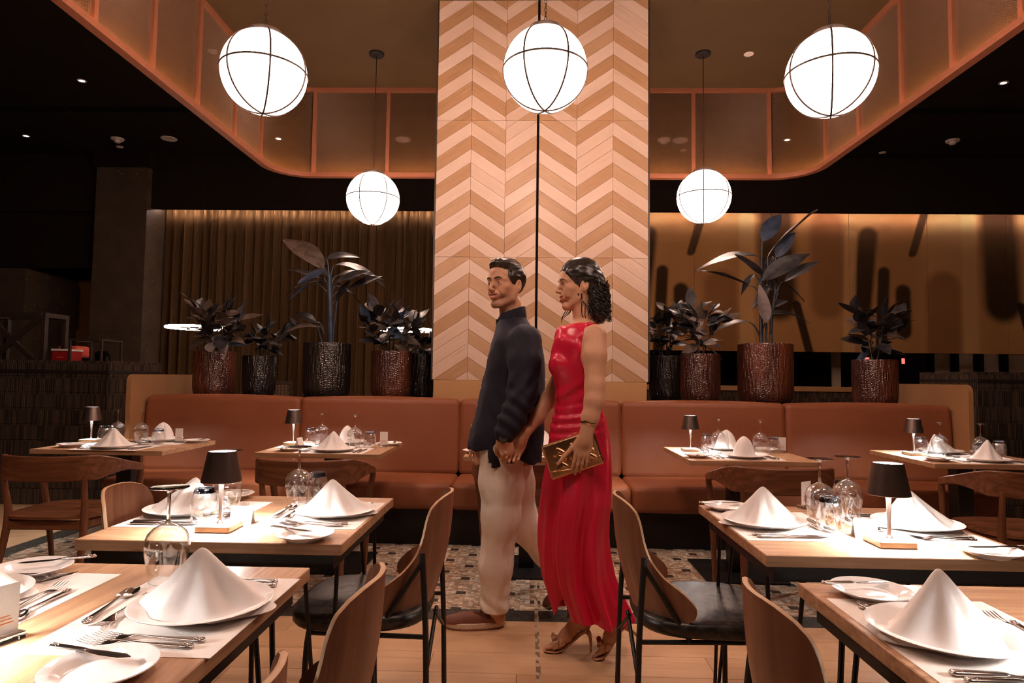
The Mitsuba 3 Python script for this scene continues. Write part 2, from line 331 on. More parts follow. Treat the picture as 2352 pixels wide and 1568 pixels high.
def mosaic_tile(seed):
    q = np.random.RandomState(seed); V, F, Cc, n = [], [], [], 0
    def chip(poly, col):
        nonlocal n
        k = len(poly); top = np.c_[poly, np.zeros(k)]; bot = np.c_[poly, np.full(k, -.0022)]
        V.append(np.vstack([top, top, bot])); j = np.arange(k); jj = (j + 1) % k
        F.append(np.array([[0, i, i + 1] for i in range(1, k - 1)]) + n)
        F.append(np.vstack([np.c_[k + j, 2 * k + j, 2 * k + jj], np.c_[k + j, 2 * k + jj, k + jj]]) + n)
        Cc.append(np.tile(col, (3 * k, 1))); n += 3 * k
    V.append(np.array([[0, 0, -.002], [.28, 0, -.002], [.28, .26, -.002], [0, .26, -.002]])); F.append(np.array([[0, 1, 2], [0, 2, 3]])); Cc.append(np.tile((.30, .22, .16), (4, 1))); n = 4
    for i in range(10):
        for j in range(10):
            x0, x1, y0, y1 = i * .028 + .0006, (i + 1) * .028 - .0006, j * .026 + .0006, (j + 1) * .026 - .0006
            a, b = abs(i - 4.5), abs(j - 4.5); c, d = 5 - a, 5 - b           # distances from the middle and from the corners
            p = [np.array(z) for z in ((x0, y0), (x1, y0), (x1, y1), (x0, y1))]; v = lambda: (.88 + .24 * q.rand())
            dark = (.050, .040, .034)
            if a < 1 and b < 1 or c < 1 and d < 1: chip(np.array(p), np.array(dark) * v()); continue
            t = TONES[[0, 1, 2, 4, 5, 3][(i * 7 + j * 3 + (i * j) % 4 + q.randint(2)) % 6]] * v()
            ring = (a < 1 and 1 < b < 2.6) or (c < 1 and 1 < d < 2.6)
            side = (b < 1 and 1 < a < 2.6) or (d < 1 and 1 < c < 2.6)
            if ring or side or q.rand() < .28:
                t2 = (TONES[4] if side else TONES[3] if ring and a < 1 else TONES[2] if ring else TONES[q.randint(6)]) * v()
                g = .0005
                if (i + j) % 2: chip(np.array([p[0], p[1], p[2]]) + [g, 0], t); chip(np.array([p[0], p[2], p[3]]) + [-g, 0], t2)
                else: chip(np.array([p[0], p[1], p[3]]), t2); chip(np.array([p[1], p[2], p[3]]), t)
            else: chip(np.array(p), t)
    return mikit.ply((np.vstack(V), np.vstack(F)), 'm_mosaic', False, color=np.vstack(Cc))
tiles = [mosaic_tile(s) for s in (11, 12, 13, 14)]
for j in range(5):
    for i in range(26): part('floor', 'mosaic_tile', tiles[rs.randint(4)], A4(-3.45 + .28 * i, 3.47 + .26 * j, 0))
struct('trim_2', cat(box(.0455, .0505, .6, 4.75, -.004, .0015), box(.0595, .0645, .6, 4.75, -.004, .0015), box(.0505, .0595, .6, 4.75, -.004, .0005)), 'm_brass_joint', label='worn metal movement joint running through the floor')

# walls and ceiling
struct('wall_left', box(-9.6, -9.5, -4, 12.4, -.1, ZC), 'm_wall_dark')
struct('wall_right', box(9.5, 9.6, -4, 12.4, -.1, ZC), 'm_wall_dark')
struct('wall_back', box(-9.5, 9.5, 12.3, 12.4, -.1, ZC), 'm_wall_dark')
struct('wall_front', box(-9.5, 9.5, -4.1, -4.0, -.1, ZC), 'm_wall_dark')
struct('ceiling', box(-2.85, 3.045, -4, 7.035, ZC, ZC + .1), 'm_ceiling')
for b in ((-9.5, -2.85, -4, 12.4), (3.045, 9.5, -4, 12.4), (-2.85, 3.045, 7.035, 12.4)): struct('ceiling_outer', box(*b, ZC, ZC + .1), 'm_ceiling_dark')
for x0, x1, y in ((-8.6, -5.72, 7.55), (-5.66, -4.2, 7.55), (-2.4, -1.0, 7.60), (1.2, 2.7, 7.60), (4.2, 8.6, 7.55)): part('ceiling_outer', 'air_slot', shape(box(x0, x1, y, y + .11, ZC - .012, ZC + .02), 'm_black', False, fixed=False))

# column with chevron planks
struct('column', box(-.792, .978, 5.362, 6.5, 0, ZC), 'm_column_core')
part('column', 'base_board', shape(box(-.79, .976, 5.345, 5.37, .88, 1.197, .003), 'm_column_board', False, fixed=False))
part('column', 'centre_joint', shape(box(.049, .067, 5.352, 5.366, 1.2, ZC), 'm_black', False, fixed=False))
for x in (-.812, .986): part('column', 'edge_trim', shape(box(x, x + .012, 5.346, 6.45, 1.2, ZC), 'm_dark_metal', False, fixed=False))
from shapely.geometry import Polygon, box as sbox
edges = [(-.80, -.507, 1), (-.507, -.215, -1), (-.215, .048, 1), (.068, .386, -1), (.386, .690, 1), (.690, .986, -1)]
for si, (xa, xb, up) in enumerate(edges):
    rise, band = .199 * (xb - xa) / .294, .1175
    for k in range(-6, 26):
        z = 3.977 - k * band
        zl, zr = (z - rise, z) if up > 0 else (z, z - rise)
        g = Polygon([(xa, zl - band), (xb, zr - band), (xb, zr), (xa, zl)]).buffer(-.0009, join_style=2)
        for lo, hi in ((1.200, 2.2285), (2.2300, 3.3990), (3.4005, ZC)):                  # the slabs' level joints
            c = g.intersection(sbox(xa, lo, xb, hi))
            if c.is_empty or c.area < 2e-4 or c.geom_type != 'Polygon': continue
            p = np.array(c.exterior.coords)[:-1]
            if Polygon(p).exterior.is_ccw is False: p = p[::-1]
            n = len(p); cen = p.mean(0); q = cen + (p - cen) * .994
            d = np.array([1, (zr - zl) / (xb - xa)]); d /= np.linalg.norm(d); nn = np.array([-d[1], d[0]])
            fr, mid, bk = (np.c_[w[:, 0], np.full(n, yy), w[:, 1]] for w, yy in ((q, 5.3482), (p, 5.3498), (p, 5.3615)))
            v = np.vstack([fr, mid, bk]); i = np.arange(n); ii = (i + 1) % n
            f = np.vstack([[[0, t, t + 1] for t in range(1, n - 1)]] + [np.vstack([np.c_[s * n + i, (s + 1) * n + i, (s + 1) * n + ii], np.c_[s * n + i, (s + 1) * n + ii, s * n + ii]]) for s in (0, 1)])
            off = rs.rand() * 9
            uv = np.c_[(v[:, [0, 2]] - cen) @ d + off, (v[:, [0, 2]] - cen) @ nn + off * 1.7]
            m = ('m_chevron_dark', 'm_chevron_dark', 'm_chevron_mid')[rs.randint(3)] if k % 2 == 0 else ('m_chevron_light', 'm_chevron_pale')[rs.randint(2)]
            if rs.rand() < .07: m = 'm_chevron_light'
            part('column', 'chevron_plank', mikit.ply((v, f), m, False, uv=uv))

# fascia, cove, curtain wall and mural at the back
struct('wall_fascia', cat(box(-5.62, 9.4, 9.25, 9.34, 3.655, ZC), box(-9.4, -6.37, 9.25, 9.34, 3.60, ZC)), 'm_wall_dark')
struct('wall_bulkhead', box(-9.4, -6.37, 9.30, 10.2, 2.76, 3.585), 'm_wall_dark')
struct('pillar', box(-6.37, -5.60, 9.15, 9.9, 0, ZC - .22), 'm_stone')
part('pillar', 'crown', shape(box(-6.41, -5.56, 9.11, 9.94, ZC - .22, ZC), 'm_wall_dark', False, fixed=False))
struct('wall_stone', box(-9.4, -7.50, 9.34, 10.5, 0, 2.76), 'm_stone')
def curtain(x0, x1, y, z0, z1, seed):
    q = np.random.RandomState(seed); n = int((x1 - x0) / .011); x = np.linspace(x0, x1, n); ph = np.cumsum(.55 + .35 * meshkit.noise(np.c_[x * 3.1, x * 0, x * 0], seed)) * .75
    Vs = []
    for z in np.linspace(z0, z1, 14):
        t = (z - z0) / (z1 - z0); w = ph + .5 * meshkit.noise(np.c_[x * 4, x * 0 + z * .9, x * 0], seed + 1)
        Vs.append(np.c_[x, y + (.060 - .022 * t) * (2 * np.abs(np.sin(w * .5)) ** .8 - 1) + .012 * np.sin(w * 2.3 + 1), np.full(n, z)])
    R = np.array(Vs); m = R.reshape(-1, 3), grid_faces(14, n, False, False)
    b = m[0] + [0, .004, 0]
    return np.vstack([m[0], b]), np.vstack([m[1], m[1][:, ::-1] + len(b)])
single('curtain', shape(curtain(-5.58, -.72, 9.62, .03, 3.76, 5), 'm_curtain', True, fixed=False), 'brown floor-length curtain in narrow folds lit from the cove above', 'curtain')
struct('wall_mural', box(1.3, 9.4, 9.70, 9.75, 1.66, 3.80), 'm_wall_dark')
for i in range(7): part('wall_mural', 'mural_panel', shape(box(1.32 + 1.15 * i, 1.32 + 1.15 * i + 1.146, 9.66, 9.70, 1.66, 3.78, .002), 'm_mural', False, fixed=False))
struct('wall_niche', box(-7.6, -6.3, 10.5, 10.56, 0, 2.76), 'm_wall_dark')
for i in range(2): part('wall_niche', 'mural_panel', shape(box(-7.5 + .6 * i, -7.5 + .6 * i + .597, 10.46, 10.5, 0, 2.75, .002), 'm_mural', False, fixed=False))
# ---------------------------------------------------------------- lamps
single('cove_light', {**shape(box(-5.55, -1.1, 9.515, 9.527, 3.705, 3.717), 'm_white_trim', False, fixed=False), 'emitter': glow(COVE * np.array([1, .74, .60]), 1)}, 'warm light strip hidden in the cove above the curtain', 'light strip')
single('cove_light', {**shape(box(1.4, 9.3, 9.50, 9.512, 3.712, 3.724), 'm_white_trim', False, fixed=False), 'emitter': glow(.6 * COVE * np.array([1, .70, .66]), 1)}, 'warm light strip hidden in the cove above the mural', 'light strip')
single('cove_light', {**shape(box(-9.3, -6.5, 9.46, 9.47, 3.59, 3.598), 'm_white_trim', False, fixed=False), 'emitter': glow(.25 * COVE * WARM, .3)}, 'faint light strip in the slot left of the stone pillar', 'light strip')

# copper mesh screen hung from the ceiling
X0, X1, YB, ZB, RC = -2.85, 3.045, 7.035, 3.425, .43
def screen_path(n_arc=14):
    a = np.linspace(PI, PI / 2, n_arc); b = np.linspace(PI / 2, 0, n_arc)
    return np.vstack([[(X0, 2.6)], np.c_[X0 + RC + RC * np.cos(a), YB - RC + RC * np.sin(a)], np.c_[X1 - RC + RC * np.cos(b), YB - RC + RC * np.sin(b)], [(X1, 2.6)]])
PATH = screen_path(); SEG = np.r_[0, np.cumsum(np.linalg.norm(np.diff(PATH, axis=0), axis=1))]
def at_s(s, off=0.0):
    s = np.asarray(s, float); x, y = np.interp(s, SEG, PATH[:, 0]), np.interp(s, SEG, PATH[:, 1])
    e = .01; tx = np.interp(s + e, SEG, PATH[:, 0]) - np.interp(s - e, SEG, PATH[:, 0]); ty = np.interp(s + e, SEG, PATH[:, 1]) - np.interp(s - e, SEG, PATH[:, 1]); L = np.hypot(tx, ty) + 1e-12
    return np.stack([x + off * ty / L, y - off * tx / L], -1)            # off > 0: to the inside
sl = lambda y: y - 2.6
sb = lambda x: SEG[14] + (x - PATH[14, 0])
sr = lambda y: SEG[-1] - (y - 2.6)
posts = [sl(y) for y in (2.68, 3.335, 3.985, 4.63, 5.286, 5.98, 6.586)] + [sb(x) for x in (-2.43, -1.6, -.77, .06, .92, 1.79, 2.62)] + [sr(y) for y in (6.6, 5.93, 5.24, 4.61, 3.956, 3.3, 2.68)]
scr = thing('mesh_screen', 'copper framed mesh screen hanging from the ceiling around the dining area, glowing along its foot', 'ceiling screen')
def sweep(h0, h1, o0, o1):
    s = np.unique(np.r_[np.linspace(0, SEG[-1], 40), SEG]); R = []
    for t in s:
        (xa, ya), (xb, yb) = at_s(t, o0), at_s(t, o1); R.append([(xa, ya, h0), (xa, ya, h1), (xb, yb, h1), (xb, yb, h0)])
    return loft(R)
part(scr, 'bottom_rail', shape(cat(sweep(ZB, ZB + .045, -.012, .012), sweep(ZB, ZB + .012, .0121, .05), sweep(ZB, ZB + .05, .0501, .056)), 'm_copper_frame', False))
part(scr, 'top_rail', shape(sweep(ZC - .045, ZC - .001, -.022, .022), 'm_copper_frame', False))
for s in posts:
    (a, b), (c, d) = at_s(s), at_s(s + .01); w = .02; t = np.array([c - a, d - b]) / .01; nrm = np.array([t[1], -t[0]])
    P = np.array([a, b]); q = [P + t * w * i + nrm * .022 * j for i, j in ((-1, -1), (1, -1), (1, 1), (-1, 1))]
    part(scr, 'post', shape(loft([[(*u, z) for u in q] for z in (ZB + .045, ZC - .045)]), 'm_copper_frame', False))
CW, CH, SW = .020, .0145, .0013
for s0, s1 in zip(posts[:-1], posts[1:]):
    s0, s1 = s0 + .02, s1 - .02; nx, nz = int((s1 - s0) / CW), int((ZC - ZB - .09) / CH); cw = (s1 - s0) / nx
    i, j = (q.ravel() for q in np.meshgrid(np.arange(2 * nx), np.arange(2 * nz), indexing='ij'))
    up = (i + j) % 2 == 0
    sa, sb_ = s0 + i * cw / 2, s0 + (i + 1) * cw / 2
    za = ZB + .045 + np.where(up, j, j + 1) * CH / 2; zb = ZB + .045 + np.where(up, j + 1, j) * CH / 2
    A, B = at_s(sa), at_s(sb_); O = at_s(sa, .0012) - A
    v = np.stack([np.c_[A - O, za - SW], np.c_[B - O, zb - SW], np.c_[B + O, zb + SW], np.c_[A + O, za + SW]], 1).reshape(-1, 3)
    k = np.arange(len(i)) * 4; f = np.vstack([np.c_[k, k + 1, k + 2], np.c_[k, k + 2, k + 3]])
    part(scr, 'mesh_panel', mikit.ply((v, f), 'm_copper_mesh', False), kind='stuff')
def led_run(s0, s1):
    s = np.unique(np.r_[np.linspace(s0, s1, 24)]); R = []
    for t in s:
        (xa, ya), (xb, yb) = at_s(t, .020), at_s(t, .042); R.append([(xa, ya, ZB + .013), (xa, ya, ZB + .019), (xb, yb, ZB + .019), (xb, yb, ZB + .013)])
    return loft(R)
for a, b in ((sl(2.7), sb(-2.3)), (sb(-2.25), sb(2.5)), (sb(2.55), sr(2.7))):
    part(scr, 'light_strip', {**shape(led_run(a, b), 'm_white_trim', False), 'emitter': glow(SCREEN_LED * np.array([1, .52, .20]), .7)})

# pendant globes
def globe(x, y, z, R, rot, hang, label, canopy=True, n_rib=6, tube_r=.0064):
    t = thing('pendant_lamp', label, 'pendant lamp', 'white globe pendants')
    part(t, 'globe', {'type': 'sphere', 'center': [0, 0, 0], 'radius': R, 'bsdf': {'type': 'ref', 'id': 'm_white_trim'}, 'emitter': glow(GLOBE * WARM, 2.5)}, A4(x, y, z))
    zt = R * math.cos(math.asin(.38)); a0 = math.asin(.38)
    part(t, 'cap', shape(lathe([(0, .012), (.40 * R, .012), (.40 * R, -.006), (.385 * R, -.012), (0, -.012)][::-1], 40), 'm_dark_metal', 40), A4(x, y, z + zt + .010))
    part(t, 'band', shape(ring_tube(R + .001, tube_r, 72, 8), 'm_dark_metal', True), A4(x, y, z))
    for k in range(n_rib):
        b = rot + 360.0 / n_rib * k; th = np.linspace(a0, PI, 28)
        part(t, 'rib', shape(tube(np.c_[(R + .001) * np.sin(th), th * 0, (R + .001) * np.cos(th)], tube_r, 6), 'm_dark_metal', True), A4(x, y, z, rz=b))
    zb = z + zt + .02
    if hang == 'chain':
        zi, flip = zb, 0
        links = []
        while zi < min(ZC - .02, zb + .7):
            u = np.linspace(0, 2 * PI, 15)[:-1]
            P = np.c_[.0075 * np.cos(u), u * 0, .0165 * np.sin(u)]; P = np.vstack([P, P[:1]])
            part(t, 'chain_link', shape(xf(tube(P, .0022, 5, False), A4(0, 0, zi + .014, rz=90 * flip + 20)), 'm_dark_metal', True), A4(x, y, 0)); zi += .027; flip ^= 1
        part(t, 'rod', shape(tube([(0, 0, zi), (0, 0, ZC)], .0045, 6), 'm_dark_metal'), A4(x, y, 0))
    else: part(t, 'cord', shape(tube([(0, 0, zb - .01), (0, 0, ZC - .02)], .0042, 6), 'm_black_metal'), A4(x, y, 0))
    part(t, 'canopy', shape(lathe([(0, -.026), (.068, -.026), (.075, -.018), (.075, 0), (0, 0)], 32), 'm_black_metal', 40), A4(x, y, ZC))
globe(-1.678, 3.9, 3.112, .258, 0, 'chain', 'large white globe pendant on a chain at upper left, leftmost of the near row')
globe(.082, 3.9, 3.132, .258, 0, 'chain', 'white globe pendant on a chain in front of the chevron column')
globe(1.828, 3.9, 3.105, .258, 8, 'chain', 'large white globe pendant on a chain at upper right, rightmost of the near row')
globe(-1.557, 6.25, 2.974, .258, 14, 'cord', 'smaller looking white globe pendant on a cord left of the column, before the curtain', tube_r=.0046)
globe(1.692, 6.25, 3.009, .258, 15, 'cord', 'smaller looking white globe pendant on a cord right of the column, before the mural', tube_r=.0046)
for x, d in ((-1.68, 'left'), (.08, 'middle'), (1.83, 'right')):
    globe(x, 1.5, 3.1, .258, 54, 'cord', f'{d} globe pendant of the row overhead, above the front of the picture')

def downlight(x, y, on, label):
    t = thing('ceiling_light', label, 'ceiling light', 'round ceiling spots')
    part(t, 'trim_ring', shape(lathe([(.030, -.004), (.045, -.006), (.048, 0), (.030, 0), (.030, -.004)], 24), 'm_white_trim', 40), A4(x, y, ZC))
    d = {'type': 'disk', 'bsdf': {'type': 'ref', 'id': 'm_white_trim'}, '_m': A4(0, 0, -.003, rx=180, s=.030)}
    if on: d['emitter'] = glow(DOWNLIGHT * WARM * [1, 1.2, 1.4], .12)
    part(t, 'lens', d, A4(x, y, ZC))
for x, y, on, l in ((-4.99, 6.85, 1, 'lit round ceiling spot in the dark ceiling at upper left, nearest of three there'), (-6.93, 8.5, 1, 'lit round ceiling spot at far left above the dark wall'), (-3.46, 8.57, 1, 'lit round ceiling spot seen through the mesh screen left of the column'),
                    (5.064, 6.885, 1, 'lit round ceiling spot in the dark ceiling at far right'), (3.43, 8.56, 1, 'lit round ceiling spot seen through the mesh screen at right'), (-3.2, 6.21, 0, 'unlit pale round ceiling spot behind the left mesh screen, beside the left globe'),
                    (2.145, 6.267, 0, 'unlit pale round ceiling spot right of the small right globe\'s canopy'), (4.943, 9.03, 0, 'small unlit pale round ceiling spot in the dark ceiling at right'), (2.148, 8.97, 0, 'small pale round ceiling spot below the speaker right of the column'), (-5.887, 8.91, 0, 'small pale round ceiling spot below the smoke detector at left')):
    downlight(x, y, on, l)
for x, y, l in ((-4.987, 8.58, 'flat round pale ceiling speaker in the dark ceiling at left'), (-1.752, 8.587, 'flat round pale ceiling speaker seen through the mesh left of the column'), (2.01, 8.588, 'flat round pale ceiling speaker seen through the mesh right of the column')):
    k = thing('ceiling_speaker', l, 'speaker', 'ceiling speakers')
    part(k, 'grille', shape(lathe([(0, -.010), (.085, -.009), (.092, -.007)], 32), 'm_white_trim', 40), A4(x, y, ZC)); part(k, 'rim', shape(lathe([(.0921, -.011), (.102, -.008), (.104, 0), (.0921, 0), (.0921, -.011)], 32), 'm_white_trim', 40), A4(x, y, ZC))
for x, y, l in ((-5.711, 8.587, 'bell-shaped pale smoke detector in the dark ceiling at left'), (1.787, 8.558, 'bell-shaped pale smoke detector beside the speaker right of the column'), (5.607, 8.558, 'bell-shaped pale smoke detector in the dark ceiling at right')):
    k = thing('smoke_detector', l, 'smoke detector', 'smoke detectors')
    part(k, 'base', shape(lathe([(0, -.022), (.078, -.022), (.084, -.012), (.084, 0), (0, 0)], 28), 'm_white_trim', 40), A4(x, y, ZC)); part(k, 'sensor', shape(lathe([(0, -.062), (.030, -.060), (.042, -.050), (.048, -.0225), (0, -.0225)], 28), 'm_white_trim', 40), A4(x, y, ZC))
# ---------------------------------------------------------------- banquette, planter ledge, end panels
bq = thing('banquette', 'long caramel leather banquette in front of the column and planters', 'banquette')
JX = [-3.10, -1.832, -.548, .743, 2.032, 3.322]
part(bq, 'plinth', shape(box(-3.09, 3.31, 4.775, 5.30, 0, .29), 'm_black_wood', False))
for a, b in zip(JX[:-1], JX[1:]):
    w = b - a - .008
    part(bq, 'seat', shape(mv(pad(w, .56, .185, .035, .014, 14), (a + b) / 2, 4.92, .366), 'm_leather', 50))
    part(bq, 'backrest', shape(xf(pad(w, .17, .60, .04, .016, 14), A4((a + b) / 2, 5.225, .745, rx=-3)), 'm_leather', 50))
part(bq, 'back_frame', shape(box(-3.09, 3.31, 5.316, 5.335, .2, 1.0), 'm_black_wood', False))
for x0, x1 in ((-3.09, -.815), (1.002, 3.31)):
    k = thing('planter_ledge', f'dark wooden ledge behind the banquette, {"left" if x0 < 0 else "right"} of the column, carrying the pots', 'ledge')
    part(k, 'top', shape(box(x0, x1, 5.337, 6.15, .985, 1.012, .003), 'm_black_wood', False)); part(k, 'front', shape(box(x0, x1, 5.345, 5.365, .0, .985), 'm_black_wood', False)); part(k, 'back', shape(box(x0, x1, 6.11, 6.13, 0, .985), 'm_black_wood', False))
def end_panel(x, d):
    p = []
    for a in np.linspace(PI, PI / 2, 8): p.append((4.985 + .06 + .06 * math.cos(a), 1.213 - .06 + .06 * math.sin(a)))
    p = [(4.985, 0)] + p + [(6.15, 1.213), (6.15, 0)]
    m = extrude(p[::-1], .036); v = m[0]; return np.c_[v[:, 2] + x, v[:, 0], v[:, 1]], m[1]
single('end_panel', shape(end_panel(-3.15, 1), 'm_panel_board', 30), 'tan end panel with a rounded corner closing the left end of the banquette', 'panel')
single('end_panel', shape(end_panel(3.335, 1), 'm_panel_board', 30), 'tan end panel with a rounded corner closing the right end of the banquette', 'panel')

# ---------------------------------------------------------------- tables
TABLES = {'T1': (-1.30, -.533, .90, 1.605), 'T2': (-1.283, -.519, 1.825, 2.525), 'T3': (.641, 1.406, .866, 1.567), 'T4': (.652, 1.417, 1.80, 2.50),
          'B1': (-3.05, -2.225, 3.90, 4.57), 'B2': (-1.657, -.893, 3.90, 4.605), 'B3': (-.385, .385, 3.88, 4.60), 'B4': (.957, 1.728, 3.865, 4.605), 'B5': (2.392, 3.165, 3.885, 4.61)}
TNAME = {'T1': 'nearest left table', 'T2': 'second table on the left', 'T3': 'nearest right table', 'T4': 'second table on the right', 'B1': 'far left banquette table',
         'B2': 'banquette table left of couple', 'B3': 'banquette table behind couple', 'B4': 'banquette table right of couple', 'B5': 'far right banquette table'}
TOP = .75
def leg_hairpin(x, y, sx, sy, name, t):
    for dx, dy in ((.075 * sx, 0), (0, .075 * sy)):
        part(t, 'leg', shape(tube([(x + dx * 1.0, y + dy * 1.0, .68), (x - .004 * sx + dx * .12, y - .004 * sy + dy * .12, .0)], .0065, 8), 'm_black_metal'))
for k, (x0, x1, y0, y1) in TABLES.items():
    if k[0] == 'T':
        t = thing('dining_table', {'T1': 'oak topped dining table with black rod legs nearest the camera at lower left', 'T2': 'oak topped dining table with black rod legs second from the camera on the left', 'T3': 'oak topped dining table with black rod legs nearest the camera at lower right', 'T4': 'oak topped dining table with black rod legs second from the camera on the right'}[k], 'table', 'square dining tables')
        part(t, 'tabletop', shape(box(x0, x1, y0, y1, TOP - .031, TOP, .002), 'm_oak' if k != 'T1' else 'm_oak_y', False))
        part(t, 'apron', shape(cat(box(x0 + .03, x1 - .03, y0 + .03, y0 + .05, TOP - .078, TOP - .0315), box(x0 + .03, x1 - .03, y1 - .05, y1 - .03, TOP - .078, TOP - .0315), box(x0 + .03, x0 + .05, y0 + .05, y1 - .05, TOP - .078, TOP - .0315), box(x1 - .05, x1 - .03, y0 + .05, y1 - .05, TOP - .078, TOP - .0315)), 'm_black_metal', False))
        for sx, x in ((1, x0 + .045), (-1, x1 - .045)):
            for sy, y in ((1, y0 + .045), (-1, y1 - .045)): leg_hairpin(x, y, sx, sy, k, t)
    else:
        t = thing('banquette_table', {'B1': 'oak pedestal table at the far left end of the banquette', 'B2': 'oak pedestal table at the banquette left of the couple', 'B3': 'oak pedestal table at the banquette mostly hidden behind the couple', 'B4': 'oak pedestal table at the banquette right of the couple', 'B5': 'oak pedestal table at the far right end of the banquette'}[k], 'table', 'tables at the banquette')
        cx, cy = (x0 + x1) / 2, (y0 + y1) / 2
        part(t, 'tabletop', shape(box(x0, x1, y0, y1, TOP - .029, TOP, .002), 'm_oak', False))
        part(t, 'pedestal', shape(box(cx - .05, cx + .05, cy - .05, cy + .05, .012, TOP - .04, .003), 'm_black_metal', False))
        part(t, 'top_plate', shape(box(cx - .2, cx + .2, cy - .2, cy + .2, TOP - .041, TOP - .0295), 'm_black_metal', False))
        part(t, 'base_plate', shape(box(cx - .25, cx + .25, cy - .25, cy + .25, 0.001, .013, .003), 'm_black_metal', False))

# ---------------------------------------------------------------- shell chairs (facing +y in their own frame)
def shell_mesh():
    V = np.array([0, .02, .06, .12, .2, .3, .42, .55, .68, .8, .9, .96, .99, 1.0]); Wd = np.array([.12, .185, .240, .276, .290, .272, .222, .190, .178, .172, .158, .128, .088, .052])
    vv = np.unique(np.r_[V, np.linspace(0, 1, 26)]); w = np.interp(vv, V, Wd); from_ = scipy_pchip(V, Wd); w = from_(vv)
    u = np.linspace(-1, 1, 25); Rc = .235; O, I = [], []
    for a, h in zip(vv, w):
        ph = u * h / Rc; z = .445 + .385 * a; ys = -.215 - .075 * a - .02 * math.sin(a * PI)
        ea = .02 * (1 - a) * (u * h / .25) ** 2
        for Q, R_, off in ((O, Rc, 0), (I, Rc - .011, .011)): Q.append(np.c_[R_ * np.sin(ph), ys + off + R_ * (1 - np.cos(ph)) + ea, np.full(len(u), z)])
    O, I = np.array(O), np.array(I); n, k = O.shape[:2]; f = grid_faces(n, k, False, False)
    outer = O.reshape(-1, 3), f; inner = I.reshape(-1, 3), f[:, ::-1]
    ids = list(range(k)) + [i * k + k - 1 for i in range(1, n)] + [(n - 1) * k + j for j in range(k - 2, -1, -1)] + [i * k for i in range(n - 2, 0, -1)]
    a, b = O.reshape(-1, 3)[ids], I.reshape(-1, 3)[ids]; m = len(ids); j = np.arange(m); jj = (j + 1) % m
    mid = (a + b) / 2; c = mid - mid.mean(0); c /= np.linalg.norm(c, axis=1, keepdims=True); mid = mid + .0025 * c * [1, 0, 1]
    band = np.vstack([a, mid, b]), np.vstack([np.c_[s * m + j, s * m + jj, (s + 1) * m + jj] for s in (0, 1)] + [np.c_[s * m + j, (s + 1) * m + jj, (s + 1) * m + j] for s in (0, 1)])
    return outer, inner, band
_o, _i, _b = shell_mesh()
def seat_pad():
    R = []
    for z, s in ((0, .90), (.004, .955), (.014, .99), (.030, 1.0), (.043, .985), (.051, .94), (.055, .86), (.0565, .6), (.056, .25)):
        a = np.linspace(0, 2 * PI, 49)[:-1]; r = .225 / (np.abs(np.cos(a)) ** 3.2 + np.abs(np.sin(a)) ** 3.2) ** (1 / 3.2)
        R.append(np.c_[s * r * np.cos(a) * (1.0 + .07 * np.sin(a)), s * r * np.sin(a), np.full(48, .425 + z)])
    return loft(R)
def rod(*p, r=.0095): return tube(curve(p, 14) if len(p) > 2 else p, r, 8)
SHELL = [('shell', shape(cat(_o, _i), 'm_veneer', 60, fixed=False)), ('shell/edge', shape(_b, 'm_ply_edge', 60, fixed=False), 'pale plywood edge'), ('seat', shape(seat_pad(), 'm_black_leather', 50), 'black leather seat pad')]
for s in (-1, 1):
    SHELL += [('leg' if s < 0 else 'leg_b', shape(rod((s * .215, -.245, 0), (s * .205, -.235, .40), (s * .196, -.222, .60), (s * .185, -.215, .665)), 'm_black_metal', 40)),
              ('leg_c' if s < 0 else 'leg_d', shape(rod((s * .20, .15, 0), (s * .19, .14, .40), (s * .175, .10, .423)), 'm_black_metal', 40)),
              ('side_bar', shape(rod((s * .205, -.235, .415), (s * .19, .13, .415), r=.008), 'm_black_metal', 40)),
              ('back_stay', shape(rod((s * .188, -.218, .64), (s * .20, -.075, .415), r=.008), 'm_black_metal', 40)),
              ('brace', shape(rod((s * .207, -.237, .30), (s * -.02, -.236, .43), r=.007), 'm_black_metal', 40))]
SHELL = [((n.split('_b')[0] if n == 'leg_b' else 'leg' if n in ('leg_c', 'leg_d') else n), *r) for n, *r in SHELL]
def shell_chair(x, y, rz, label): return put('shell_chair', SHELL, A4(x, y, 0, rz=rz), label, 'chair', 'shell chairs with black seats')
shell_chair(.585, 2.25, -90, 'shell chair with black seat just right of the woman in red')
shell_chair(-.545, 2.25, 90, 'shell chair with black seat just left of the man\'s shoe')
shell_chair(-.575, 1.30, 91, 'nearest large shell chair at the lower left, beside the nearest left table')
shell_chair(.71, 1.255, -90, 'nearest large shell chair at the lower right, left of the nearest right table')
shell_chair(-.615, .86, 88, 'shell chair of which only the top edge shows at the bottom, left of centre')
shell_chair(-1.17, 2.27, -86, 'shell chair tucked in left of the second table on the left')
shell_chair(1.475, 2.12, 84, 'shell chair at the right edge beside the second table on the right')

